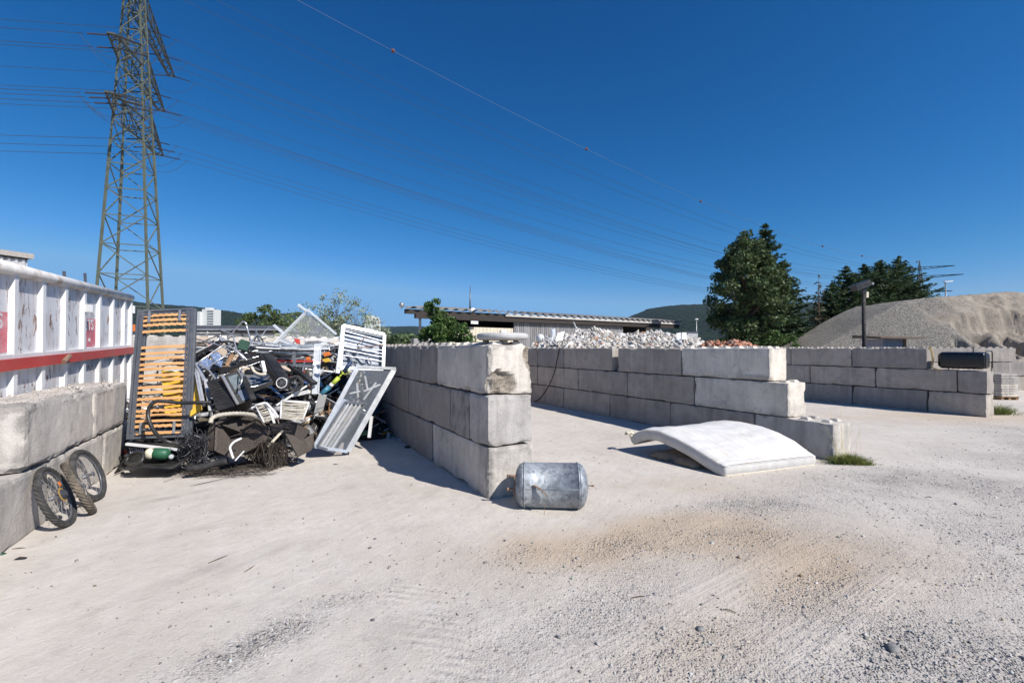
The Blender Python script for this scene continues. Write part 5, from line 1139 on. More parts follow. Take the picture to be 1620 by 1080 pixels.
# hut roof behind the right wall, floodlight
b = XY(1414, 21.5); T = thing('small_hut', b, 'small grey hut with a flat overhanging brown roof behind the right hand wall', 'hut')
x0, x1 = XY(1397, 21.5)[0], XY(1431, 21.5)[0]; zr = ztop(536, 21.5)
MB().box(x0, x1, 21.5, 22.6, 0, zr).build('wall', simple('lilac_grey_wall', (.34, .33, .36), .8), T)
MB().hexa([(XY(1383, 21.5)[0], 21.1, zr+.03), (XY(1451, 21.5)[0], 21.1, zr+.002), (XY(1446, 21.5)[0], 23.0, zr+.03), (XY(1386, 21.5)[0], 23.0, zr+.06), (XY(1383, 21.5)[0], 21.1, zr+.09), (XY(1451, 21.5)[0], 21.1, zr+.07), (XY(1446, 21.5)[0], 23.0, zr+.2), (XY(1386, 21.5)[0], 23.0, zr+.22)]).build('roof', simple('brown_board_roof', (.16, .115, .08), .8, var=.3, scale=4), T)
MB().box(x1-.06, x1+.04, 21.44, 21.49, 0, zr).build('post', M['woodbrown'], T)
b = XY(1367, 20.5); T = thing('floodlight_pole', b, 'dark pole with an angled floodlight head behind the right hand wall', 'floodlight'); z = ztop(461, 20.5)
MB().tube([b, b+UP*z], [.085, .075], 10).build('pole', M['blackmatt'], T, True)
MB().bar(b+UP*(z-.1), b+UP*(z+.22), .16).build('bracket', M['black'], T)
MB().obox(b+V3((-.12, 0, z+.27)), V3((.33, 0, .13)), V3((0, .2, 0)), V3((-.045, 0, .12))).build('lamp_head', M['black'], T)
MB().obox(b+V3((-.12, 0, z+.27))-V3((-.045, 0, .12))*1.06+V3((0, 0, 0)), V3((.29, 0, .114)), V3((0, .17, 0)), V3((-.002, 0, .005))).build('lens', simple('lamp_glass', (.35, .25, .17), .4), T)
MB().obox(b+V3((.28, 0, z+.33)), V3((.12, 0, .02)), V3((0, .1, 0)), UP*.05).build('bracket_arm', M['steel'], T)
MB().obox(b+V3((.13, -.02, z-.15)), V3((.05, 0, 0)), V3((0, .05, 0)), UP*.13).build('junction_box', M['cream'], T)

# ------------------------------------------------------------------ grass
def tuft(px, py, rx, ry, h, n, label, seed, mat='grass', dry=0):
    rng = np.random.default_rng(seed); c = G(px, py); v = []; f = []; cols = []
    for i in range(n):
        a = rng.normal(size=2)*.45; b = c+V3((a[0]*rx, a[1]*ry, 0)); L = h*rng.uniform(.35, 1.1)*(1-.4*min(1, np.hypot(*a))); d = V3((rng.normal()*.45+a[0]*.5, rng.normal()*.45+a[1]*.3, 1)); d = d/np.linalg.norm(d); w_ = rng.uniform(.0015, .004); s = nrm(np.cross(d, rng.normal(size=3)))*w_
        p1 = b+d*L*.5; p2 = b+d*L*.85+V3((d[0], d[1], -.15))*L*.4; k = len(v); v += [b-s, b+s, p1+s*.8, p1-s*.8, p2]; f += [(k, k+1, k+2, k+3), (k+3, k+2, k+4)]; g = rng.uniform(.6, 1.5); cols += [(g, g, g) if rng.random() > .25 else (1.8*g, 1.4*g, 1.1*g)]*5
    for i in range(dry):
        a = rng.normal(size=2)*.5; b = c+V3((a[0]*rx, a[1]*ry, 0)); d = nrm((rng.normal()*.25, rng.normal()*.2, 1)); L = h*rng.uniform(1.8, 3.2); s = V3((.0022, 0, 0)); k = len(v); v += [b-s, b+s, b+d*L+s*.5+V3((.06, 0, 0)), b+d*L-s*.5+V3((.06, 0, 0))]; f += [(k, k+1, k+2, k+3)]; cols += [(3.4, 2.3, 1.8)]*4
    tag(np_mesh('grass_tuft', np.array(v), f, M[mat], col=np.array(cols), org=tuple(c)), label, 'grass tuft')
tuft(1342, 733, .28, .10, .27, 1500, 'green grass tuft at the near end of the stepped wall', 1, dry=12)
tuft(1370, 735, .15, .06, .10, 260, 'low fringe of grass right of the big tuft by the stepped wall', 2)
tuft(1581, 655, .36, .2, .46, 1000, 'green grass tuft at the near end of the wall with the black trough', 3, dry=4)

# small litter on the ground
def litter(px, py, size, mat, name, label, cat, seed, z=.0, asp=(1, .6, .15)):
    p = G(px, py); v, f, cc = chunks(np.array([[p[0], p[1], gz(p[0], p[1])+size*.1+z]]), np.array([[size*asp[0], size*asp[1], size*asp[2]]]), np.array([[1, 1, 1.]]), np.random.default_rng(seed), flat=True, jit=.35)
    tag(np_mesh(name, v, f, M[mat], org=tuple(p)), label, cat)
litter(33, 884, .035, 'black', 'plastic_shard', 'black plastic shard on the ground near the low left wall', 'shard', 1)
litter(4, 877, .03, 'green', 'glass_shard', 'greenish glass piece at the foot of the low left wall', 'glass piece', 2)
litter(531, 736, .03, 'black', 'plastic_shard', 'small black lump on the concrete in front of the glazed frame', 'shard', 3)
litter(1412, 1027, .035, 'stone', 'grey_stone', 'dark grey stone standing out in the gravel at the lower right', 'stone', 4, asp=(1, .8, .6))
litter(1108, 995, .022, 'stone', 'grey_stone', 'dark smooth pebble beside the tyre track', 'stone', 5, asp=(1, .8, .6))
for px, py, L, an, s in ((1152, 967, .10, 2.6, 1), (345, 885, .16, 1.1, 2), (30, 868, .10, .2, 3), (935, 870, .09, .3, 4), (1010, 945, .11, .2, 5), (395, 900, .12, 1.4, 6)):
    p = G(px, py)+UP*.006; d = V3((math.cos(an), math.sin(an), 0)); single(MB().tube([p-d*L/2, p+V3((.01, 0, .006)), p+d*L/2], [.003, .004, .002], 5), 'twig', M['bark'], 'thin brown twig lying on the dusty ground', 'twig', 'twigs on the ground')
# debris by the foot of the centre wall
p = G(609, 693); single(MB().obox(p+UP*.06, D*.12, N*.09, UP*.06).obox(p+UP*.13, D*.08, N*.05, UP*.02), 'yellow_case', M['yellow'], 'yellow plastic case in the shade at the foot of the centre wall', 'case')
p = G(633, 700); single(MB().sphere(p+UP*.05, .07, 10, 7, (1.3, 1, .8)), 'dented_can', M['steel'], 'dented grey can in the shade at the foot of the centre wall', 'can', smooth=True)
p = G(645, 712); single(MB().sphere(p+UP*.04, .06, 8, 6, (1.1, .8, .8)), 'dark_bag', M['black'], 'small dark crumpled bag next to the dented can', 'bag', smooth=True)
# ------------------------------------------------------------------ scrap heap
F0 = V3((-5.55, 6.95, 0)); ND = N
def SP(a, b, z=0.): return F0+N*a+D*b+UP*z          # a: across the bay, b: depth into the heap
def sh(a, b):
    a = np.asarray(a, float); b = np.asarray(b, float)
    h = 1.78*np.clip(b/2.3, 0, 1)**.75*np.clip((a+.6)/.9, 0.35, 1)*np.clip((3.95-a)/.8, 0.0, 1)**.5
    return h+(vn(a+9, b+3, 60, 2.2, 3)-.5)*.35
def scrap():
    rng = np.random.default_rng(77)
    A_, B_ = np.meshgrid(np.linspace(-1.3, 3.9, 60), np.linspace(.15, 4.6, 50), indexing='ij'); Z = np.maximum(sh(A_, B_)*.86-.12, -.1)
    v = F0[None]+N[None]*A_.reshape(-1, 1)+D[None]*B_.reshape(-1, 1)+UP[None]*Z.reshape(-1, 1); idx = np.arange(3000).reshape(60, 50); f = np.stack([idx[:-1, :-1], idx[1:, :-1], idx[1:, 1:], idx[:-1, 1:]], -1).reshape(-1, 4)
    tag(np_mesh('scrap_mass', v, f, simple('tangled_dark_scrap', (.04, .037, .035), .8, var=.6, scale=20, bump=1.), org=tuple(F0)), 'dark tangled mass of small scrap filling the heap', 'scrap', kind='stuff')
    n = 2600; a = rng.uniform(-1.0, 3.7, n); b = rng.uniform(.1, 4.3, n); z = sh(a, b)*.9+rng.uniform(-.08, .06, n); ok = z > 0; a, b, z = a[ok], b[ok], z[ok]; n = len(a)
    pos = F0+N*a[:, None]+D*b[:, None]+UP*z[:, None]; s = rng.uniform(.015, .07, n); asp = np.stack([s*rng.uniform(.5, 3, n), s*rng.uniform(.3, 1., n), s*rng.uniform(.1, .4, n)], 1)
    pal = np.array([(.02, .02, .022), (.05, .045, .04), (.65, .65, .64), (.35, .36, .37), (.16, .11, .07), (.42, .06, .05), (.10, .18, .38), (.52, .42, .28), (.08, .2, .12), (.7, .3, .08)])
    c = pal[rng.choice(10, n, p=[.40, .20, .09, .11, .08, .025, .015, .045, .02, .015])]
    v, f, cc = chunks(pos, asp, c, rng); tag(np_mesh('small_scrap', v, f, vcol_mat('mixed_scrap', .55, .2, 12, .25), col=cc), 'countless small scraps of plastic, metal and wood in the heap', 'scrap', kind='stuff')
    # thin wires and strands all over
    mb = MB()
    for i in range(160):
        a, b = rng.uniform(-.6, 3.4), rng.uniform(.2, 3.2); p = SP(a, b, float(sh(a, b))*.95+rng.uniform(0, .1)); d = nrm(rng.normal(size=3)*V3((1, 1, .6))); L = rng.uniform(.1, .4); e = nrm(np.cross(d, rng.normal(size=3)))
        mb.tube(smooth_path([p-d*L, p-d*L*.3+e*L*.35, p+d*L*.4-e*L*.2, p+d*L], 4), rng.uniform(.003, .007), 4)
    single(mb, 'loose_wires', M['black'], 'tangle of thin black wires and cords running through the heap', 'wires', kind='stuff')
    # individual bars, strips and casings
    kinds = [('metal_bar', 'alu', 'thin aluminium bar lying in the scrap heap', 'bar', 60), ('metal_bar', 'white_paint', 'white painted bar lying in the scrap heap', 'bar', 20), ('metal_bar', 'steel', 'dull grey steel bar lying in the scrap heap', 'bar', 44),
             ('plastic_bar', 'black', 'black plastic bar lying in the scrap heap', 'bar', 90), ('wooden_strip', 'woodbrown', 'brown wooden strip lying in the scrap heap', 'strip', 14), ('metal_bar', 'red', 'red painted bar lying in the scrap heap', 'bar', 3),
             ('flat_sheet', 'black', 'black plastic panel lying in the scrap heap', 'panel', 24), ('flat_sheet', 'board', 'beige chipboard piece lying in the scrap heap', 'board', 9), ('flat_sheet', 'steel', 'grey sheet metal piece lying in the scrap heap', 'sheet metal', 12), ('flat_sheet', 'white_paint', 'white plastic plate lying in the scrap heap', 'plate', 3), ('bent_tube', 'alu', 'bent aluminium tube lying in the scrap heap', 'tube', 26), ('bent_tube', 'black', 'bent black tube lying in the scrap heap', 'tube', 30), ('black_casing', 'black', 'black plastic casing lying in the scrap heap', 'casing', 16)]
    for nm, mt, lab, cat, cnt in kinds:
        for i in range(cnt):
            a, b = rng.uniform(-.5, 3.5), rng.uniform(.35, 3.9)**1.0; z = float(sh(a, b))*rng.uniform(.92, 1.02)+.03; p = SP(a, b, z)
            sl = V3((0, 0, 0))+N*rng.normal()*1.0+D*rng.normal()*.6; sl = nrm(sl+UP*(np.dot(sl, D)*.5*(b < 2.2)+rng.normal()*.22)); L = rng.uniform(.18, .6); 
            ct = lambda q: (q+N*0) if (-1.15 < np.dot(q-F0, N) < 3.75) else SP(min(max(np.dot(q-F0, N), -.9), 3.7), np.dot(q-F0, D), q[2])
            q0, q1 = ct(p-sl*L), ct(p+sl*L); q0[2] = max(q0[2], .02); q1[2] = max(q1[2], .02); mb = MB()
            if nm in ('metal_bar', 'plastic_bar', 'wooden_strip'):
                if i % 3 == 0: mb.tube([q0, q1], rng.uniform(.008, .016), 8)
                else: mb.bar(q0, q1, rng.uniform(.02, .055), rng.uniform(.012, .03), up=rng.normal(size=3))
            elif nm == 'flat_sheet': 
                e = nrm(np.cross(sl, rng.normal(size=3)*.4+UP)); w_ = rng.uniform(.08, .24); L *= .6; mb.slab([p-sl*L-e*w_, p+sl*L-e*w_*.9, p+sl*L*.9+e*w_, p-sl*L+e*w_*rng.uniform(.5, 1)], .012)
            elif nm == 'bent_tube':
                e = nrm(np.cross(sl, rng.normal(size=3))); e[2] = abs(e[2]); mb.tube(smooth_path([q0, q0+(q1-q0)*.1+e*L*.5, q1-(q1-q0)*.1+e*L*.5, q1], 6), .011, 8)
            else:
                e = nrm(np.cross(sl, UP+rng.normal(size=3)*.3)); g = np.cross(sl, e); L *= .35; mb.obox(p, sl*L, e*rng.uniform(.06, .14), g*rng.uniform(.03, .08)); mb.obox(p+g*.01, sl*L*.7, e*.05, g*.1)
            single(mb, nm, M[mt], lab, cat, lab.replace('lying', 'pieces').replace('thin ', '') if 0 else ('%s %s pieces in the scrap heap' % (mt.replace('_', ' '), cat)), smooth=False)
scrap()
def tubes(name, mat, label, cat, paths, r=.012, group=None, n=8):
    t = MB()
    for p in paths: t.tube(smooth_path([P(*q) for q in p], 5), r, n)
    return single(t, name, M[mat], label, cat, group, smooth=True)
def bars(name, mat, label, cat, segs, w=.03, h=None):
    t = MB()
    for a, b in segs: t.bar(P(*a), P(*b), w, h)
    return single(t, name, M[mat], label, cat)

# ---- slatted bed base
def bed():
    BL, BR, TL, TR = P(203, 693, 6.75), P(297, 689, 6.95), P(220, 493, 7.20), P(305, 489, 7.45)
    T = thing('slatted_bed_base', (BL+BR)/2, 'dark grey slatted bed base leaning upright left of the scrap heap', 'bed base')
    Q = lambda a, b: (BL*(1-a)+BR*a)*(1-b)+(TL*(1-a)+TR*a)*b
    nn = nrm(np.cross(BR-BL, TL-BL)); nn = nn if nn[1] < 0 else -nn
    w_ = nrm(BR-BL)
    for off, k in ((0, 'frame'), (-.055, 'frame')):
        sft = (0 if off == 0 else .03)
        for a0 in (0, 1):
            mb = MB(); sg = 1 if a0 == 0 else -1
            for da, wd, dn in ((0, .034, 0), (.048, .026, -.006), (.088, .022, .004)):
                mb.bar(Q(a0+sft+sg*da, -.01)+nn*(off+dn), Q(a0+sft+sg*da, 1.01)+nn*(off+dn), .05, wd, up=w_)
            mb.build('side_rail', M['darkgrey'], T)
        for b in (0, 1):
            mb = MB(); sg = 1 if b == 0 else -1
            for db, wd, dn in ((0, .034, .003), (.022, .024, -.003), (.040, .018, .006)):
                mb.bar(Q(sft-.02+db*1.6, b+sg*db)+nn*(off+dn), Q(1.02+sft-db*1.6, b+sg*db)+nn*(off+dn), .05, wd, up=nrm(TL-BL))
            mb.build('end_rail', M['darkgrey'], T)
    def bfor(py):
        lo, hi = 0., 1.
        for _ in range(24):
            m = (lo+hi)/2; q = Q(.5, m)-V3((0, 0, CH)); yy = 540-F*((q[2]*math.cos(PITCH)-q[1]*math.sin(PITCH))/(q[1]*math.cos(PITCH)+q[2]*math.sin(PITCH)))
            if yy > py: lo = m
            else: hi = m
        return (lo+hi)/2
    for i, cy in enumerate((105, 132, 158, 195, 285, 320, 348, 382, 408, 445, 472, 512, 541, 578, 608, 645, 672, 703, 733, 772)):
        b = bfor(470+cy/3.6); mb = MB(); m = 8; j = random.Random(i).uniform(-.004, .004)
        for s in range(m):
            a0, a1 = .07+.86*s/m, .07+.86*(s+1)/m; f_ = lambda a: nn*(.012+.022*math.sin(math.pi*(a-.07)/.86)); mb.bar(Q(a0, b+j)+f_(a0), Q(a1, b-j)+f_(a1), .012, .042, up=nn) if 0 else mb.obox((Q(a0, b+j)+f_(a0)+Q(a1, b-j)+f_(a1))/2, (Q(a1, b-j)+f_(a1)-Q(a0, b+j)-f_(a0))/2, nrm(Q(.5, 1)-Q(.5, 0))*.021, nn*.005)
        mb.build('slat', M['wood'], T)
    for a in (.22, .78):
        for b0, b1 in ((.9, .99), (.02, .11)): MB().bar(Q(a, b0)+nn*.05, Q(a, b1)+nn*.05, .035, .008, up=nn).build('support_strap', M['steel'], T)
bed()
# long black hose across the bed base
tubes('black_hose', 'black', 'thick black hose curling over the front of the slatted bed base', 'hose', [[(338, 636, 6.95), (312, 636.5, 6.85), (286, 637, 6.78), (260, 634.5, 6.7), (246, 635, 6.66), (237, 643, 6.62), (234, 656, 6.6), (239, 673, 6.56), (249, 688, 6.52), (264, 698, 6.5), (285, 702, 6.6)]], .026)
# yellow crate panel behind the slats
def panelq(name, mat, label, cat, pts, th=.02): return single(MB().slab([P(*p) for p in pts], th), name, M[mat], label, cat)
YP = [(256, 586, 7.35), (306, 590, 7.35), (318, 600, 7.3), (319, 648, 7.1), (300, 660, 7.05), (262, 658, 7.0)]
panelq('yellow_sheet', 'yellow', 'yellow plastic panel standing behind the birch slats', 'panel', YP, .03)
for i, pts in enumerate(([(306, 534, 9.6), (329, 532, 9.6), (330, 560, 9.2), (309, 563, 9.2)], [(330, 546, 9.3), (356, 543, 9.3), (361, 565, 9.0), (334, 569, 9.0)])):
    panelq('chipboard_piece', 'board', ['beige board leaning behind the bed base beside the rear wall', 'beige board lying behind the bent tube chair frames'][i], 'board', pts)
panelq('blue_cushion', 'blue', 'left blue speckled foam pad at the back of the heap beside the bed base', 'foam pad', [(317, 571, 8.3), (327, 565, 8.4), (337, 574, 8.3), (331, 585, 8.2), (320, 583, 8.2)], .05)
panelq('blue_cushion', 'blue', 'right blue speckled foam pad under the bent tube chair frames', 'foam pad', [(333, 562, 8.5), (346, 558, 8.6), (353, 570, 8.5), (350, 582, 8.3), (337, 576, 8.4)], .05)
panelq('green_sheet', 'dkgreen', 'dark green panel behind the arched chair tube', 'panel', [(381, 537, 8.8), (395, 541, 8.8), (391, 556, 8.6), (375, 551, 8.6)], .03)
panelq('brown_board', 'woodbrown', 'narrow brown board leaning beside the blue foam pads', 'board', [(365, 560, 8.3), (371, 562, 8.3), (361, 580, 8.1), (356, 577, 8.1)], .02)
# bent tube chair frames
g = 'bent tube chair frames on the heap'
tubes('tube_chair', 'alu', 'left bent aluminium tube chair frame leaning toward the bed base', 'chair frame', [[(387, 568, 7.6), (373, 554, 7.6), (359, 547, 7.6), (350, 548, 7.6), (330, 562, 7.4), (317, 571, 7.3), (316, 575, 7.3), (330, 585, 7.2), (346, 607, 7.0), (365, 638, 6.9)], [(309, 536, 7.9), (330, 541, 7.8), (351, 548, 7.6), (367, 557, 7.5)]], .013, g)
tubes('tube_chair', 'alu', 'right bent aluminium tube chair frame beside the dark green panel', 'chair frame', [[(392, 571, 7.7), (379, 558, 7.7), (369, 556, 7.7), (350, 567, 7.5), (330, 580, 7.4), (329, 584, 7.4)], [(347, 521, 8.0), (366, 528.5, 7.9), (371, 541, 7.8), (375, 554, 7.7), (385, 570, 7.6)]], .012, g)
tubes('tube_chair', 'alu', 'highest bent aluminium tube arch standing up from the heap', 'chair frame', [[(367, 528, 8.1), (374, 519, 8.1), (382, 510.5, 8.1), (386, 509, 8.1), (389.5, 512, 8.1), (391, 519, 8.1), (396, 536, 8.0), (400, 548, 7.9)]], .014, g)
bars('silver_strip', 'alu', 'long silver strip slanting beside the bed base', 'strip', [((309, 588, 7.3), (319, 640, 6.95)), ((312, 586, 7.3), (323, 642, 6.95))], .03)
bars('silver_channel', 'alu', 'silver channel leaning between the bed base and the black boxes', 'channel', [((325, 600, 7.2), (333, 650, 6.9)), ((310, 574, 7.35), (327, 610, 7.2))], .05, .03)
# black boxes
def boxq(name, mat, label, cat, a, b, c, depth, extra=None):
    A, B, C_ = P(*a), P(*b), P(*c); x = B-A; y = C_-A; nn = nrm(np.cross(x, y)); nn = nn if nn[1] > 0 else -nn; T = thing(name, A, label, cat)
    mb = MB(); q = [A, B, B+y, C_]; mb.hexa(q+[p+nn*depth for p in q]); mb.build('casing', M[mat], T); return T, A, x, y, -nn
T, A, x, y, nn = boxq('black_cabinet', 'black', 'big black box with silver trim leaning in the left of the heap', 'box', (351, 594, 6.95), (376, 586, 7.15), (376, 640, 6.8), .3)
MB().bar(A+nn*.01, A+y+nn*.01, .035, .02).build('trim', M['alu'], T); MB().bar(A+x+nn*.01, A+x+y+nn*.01, .02, .02).build('trim', M['steel'], T)
MB().slab([A+x*.25+y*.1+nn*.004, A+x*.85+y*.1+nn*.004, A+x*.85+y*.55+nn*.004, A+x*.25+y*.55+nn*.004], .006).build('screen', simple('grey_glass', (.16, .19, .20), .12), T)
MB().slab([A+x*.35+y*.62+nn*.004, A+x*.9+y*.62+nn*.004, A+x*.9+y*.95+nn*.004, A+x*.35+y*.95+nn*.004], .006).build('front_panel', simple('blue_grey_panel', (.13, .16, .22), .25), T)
T, A, x, y, nn = boxq('black_crate', 'black', 'black ribbed plastic crate tipped beside the silver strips', 'crate', (326, 604, 7.0), (352, 596, 7.05), (345, 650, 6.75), .3)
for i in range(9): MB().bar(A+x*.12+y*(.1+.09*i)+nn*.006, A+x*.8+y*(.1+.09*i)+nn*.006, .012).build('rib', M['blackmatt'], T)
# pushchair tube with ring wheel
T = thing('pushchair_part', P(446, 605, 6.9), 'black plastic shaft ending in a small wheel with a white ring', 'pushchair part')
a, b = P(420, 564, 7.3), P(447, 603, 6.98); MB().bar(a, b, .20, .10).bar(a+V3((0, -.02, 0)), b+V3((0, -.03, 0)), .10, .11).build('shaft', M['black'], T)
wc = P(446, 605.5, 6.86); wn_ = nrm((.1, -1, .1)); MB().lathe(wc, wn_, [(-.12, .10), (0, .10), (.01, .095)], 24).build('wheel', M['black'], T, True)
MB().tube([wc+wn_*.014+(nrm(np.cross(wn_, UP))*math.cos(q)+np.cross(wn_, nrm(np.cross(wn_, UP)))*math.sin(q))*.075 for q in np.linspace(0, 2*math.pi, 25)[:-1]], .007, 6, closed=True).build('ring', M['white_paint'], T, True)
for an in np.linspace(0, 2*math.pi, 7)[:-1]:
    ax_ = nrm(np.cross(wn_, UP)); ay_ = np.cross(wn_, ax_); MB().bar(wc+wn_*.012, wc+wn_*.012+(ax_*math.cos(an)+ay_*math.sin(an))*.07, .008).build('spoke', M['darkgrey'], T)
wheel(P(467, 606, 7.05), (.25, -1, .15), .125, .016, 'small dark pushchair wheel standing in the middle of the heap', 'rubber', 0, nsp=10, rimmat='black', name='wheel_from_pushchair', group=None)['category'] = 'wheel'
bars('black_beam', 'black', 'long black beam lying across the tube chairs', 'beam', [((349, 588, 7.35), (434, 558, 7.6))], .08, .06)
bars('black_beam', 'blackmatt', 'black beam lying low between the ring wheel and the crate', 'beam', [((396, 618, 6.9), (438, 603, 7.0))], .09, .06)
bars('black_beam', 'black', 'black beam behind the small ring wheel', 'beam', [((455, 575, 7.4), (498, 607, 7.2))], .10, .05)
bars('black_strut', 'black', 'shiny black strut slanting left of the ring wheel', 'strut', [((385, 596, 7.0), (401, 632, 6.8))], .07, .04)
tubes('cream_pipe', 'cream', 'bent cream plastic pipe in the middle of the heap', 'pipe', [[(398, 580, 7.0), (403, 588, 6.95), (412, 592, 6.9), (421, 591, 6.9)]], .02)
bars('white_pipe', 'white_paint', 'short upright white pipe in the middle of the heap', 'pipe', [((415, 572, 7.0), (419, 589, 6.9))], .045)
tubes('grey_cable', 'alu', 'looping grey cable hanging over the black box', 'cable', [[(382, 583, 7.0), (383, 597, 6.85), (381, 607, 6.8), (375, 611, 6.8)]], .010)
bars('white_tube', 'white_paint', 'white tube poking out above the wicker chair rim', 'tube', [((398, 645, 6.8), (420, 637, 6.85))], .028)
bars('white_tube', 'white_paint', 'long thin white tube slanting in front of the clear profile', 'tube', [((437, 641, 6.9), (496, 603, 7.3))], .024)
bars('white_pipe', 'white_paint', 'thick white pipe lying right of the thin white tube', 'pipe', [((463, 625, 7.2), (489, 619, 7.2))], .06)
# layered profiles on the top of the heap
rg = random.Random(12); lay = [(396, 541, 500, 549, 'alu'), (398, 546, 470, 551, 'white_paint'), (400, 552, 505, 556, 'black'), (405, 556, 520, 560, 'alu'), (398, 561, 470, 557, 'black'), (410, 566, 500, 567, 'steel'), (420, 571, 510, 571, 'red'), (440, 562, 512, 563, 'black'), (404, 549, 452, 553, 'white_paint'), (430, 574, 500, 578, 'alu'), (452, 553, 522, 551, 'white_paint'), (415, 558, 488, 563, 'steel'), (445, 547, 530, 547, 'alu'), (436, 568, 470, 574, 'red'), (470, 556, 536, 558, 'steel')]
for i, (x0, y0, x1, y1, mt) in enumerate(lay):
    Y = 7.5+.06*i+rg.uniform(0, .3); single(MB().bar(P(x0, y0, Y), P(x1, y1, Y+rg.uniform(.0, .4)), .05+.02*(i % 3), .03), 'profile_bar', M[mt], 'long %s profile stacked flat on top of the heap' % {'alu': 'aluminium', 'white_paint': 'white', 'black': 'black', 'steel': 'grey steel', 'red': 'dark red'}[mt], 'profile', '%s profiles stacked on top of the heap' % mt.replace('_', ' '))
bars('steel_upright', 'steel', 'short grey upright standing behind the small dark wheel', 'post', [((465, 556, 7.4), (466, 576, 7.4))], .035)
bars('steel_rail', 'steel', 'pale grey rail across the middle of the heap', 'rail', [((439, 576, 7.35), (497, 580, 7.35))], .03)
# clear plastic profiles and pane
M['clear'] = simple('clear_acrylic', (.80, .83, .85), .12, var=.08, bump=.03, alpha=.42); M['clearpane'] = simple('clear_pane', (.75, .78, .82), .06, var=.1, bump=0, alpha=.10)
T = thing('clear_acrylic_display', P(486, 492, 8.4), 'clear plastic angle frame with a transparent pane rising over the heap', 'plastic frame')
for a, b in (((471, 482, 8.3), (487, 494, 8.4)), ((487, 491, 8.4), (434, 543, 8.2)), ((486, 490, 8.4), (532, 529, 8.5)), ((433, 514, 8.3), (450, 529, 8.3)), ((444, 539, 8.2), (497, 563, 8.1))): MB().bar(P(*a), P(*b), .075, .012).bar(P(*a), P(*b), .012, .055).build('profile', M['clear'], T)
MB().slab([P(486, 493, 8.41), P(531, 530, 8.5), P(497, 560, 8.12), P(438, 541, 8.2)], .006).build('pane', M['clearpane'], T)
T = thing('clear_acrylic_angle', P(500, 546, 7.6), 'clear plastic profile bent at a right angle hanging in front of the heap', 'plastic frame')
MB().bar(P(541, 531, 7.9), P(500, 546, 7.6), .11, .012).build('profile', M['clear'], T); MB().bar(P(503, 544, 7.6), P(499, 623, 7.25), .11, .012).bar(P(508, 544, 7.62), P(504, 620, 7.27), .012, .05).build('profile', M['clear'], T)
# white grille frame
def grille():
    TL, TR, BR, BL = P(543, 515, 8.6), P(608, 529, 8.95), P(606, 584, 8.8), P(538, 582, 8.4); Q = lambda a, b: (TL*(1-a)+TR*a)*(1-b)+(BL*(1-a)+BR*a)*b
    T = thing('white_metal_grille', (BL+BR)/2, 'white metal frame with cross bars leaning at the centre wall top', 'metal frame')
    nn = nrm(np.cross(TR-TL, BL-TL)); nn = nn if nn[1] < 0 else -nn
    for s, e in (((0, 0), (1, 0)), ((1, 0), (1, 1)), ((0, 1), (1, 1)), ((0, 0), (0, 1))): MB().bar(Q(*s), Q(*e), .06, .04, up=nn).build('frame_bar', M['alu'], T)
    MB().bar(Q(0, 0), Q(0, 1)-V3((.05, 0, .1)), .07, .09, up=nn).build('frame_bar', M['alu'], T)
    for b in (.17, .27, .44, .53, .62, .75): MB().bar(Q(.04, b-.05), Q(.96, b+.03), .012, .032, up=nn).build('cross_bar', M['alu'], T)
    MB().slab([Q(.03, .02)-nn*.12, Q(.97, .02)-nn*.12, Q(.97, .98)-nn*.12, Q(.03, .98)-nn*.12], .01).build('backing_sheet', simple('pale_sheet', (.30, .33, .38), .5, .2, var=.5, scale=4), T)
    for a0, b0, a1, b1 in ((.1, .55, .5, .95), (.3, .55, .7, .98), (.62, .62, .75, .95), (.2, .7, .35, .98)): MB().bar(Q(a0, b0)-nn*.03, Q(a1, b1)-nn*.03, .04, .02).build('brace', M['alu'], T)
    MB().bar(Q(.35, .5)+nn*.05, Q(.98, .32)+nn*.05, .02).bar(Q(.36, .4)+nn*.05, Q(.56, .15)+nn*.05, .014).build('loose_rod', M['rust'], T)
grille()
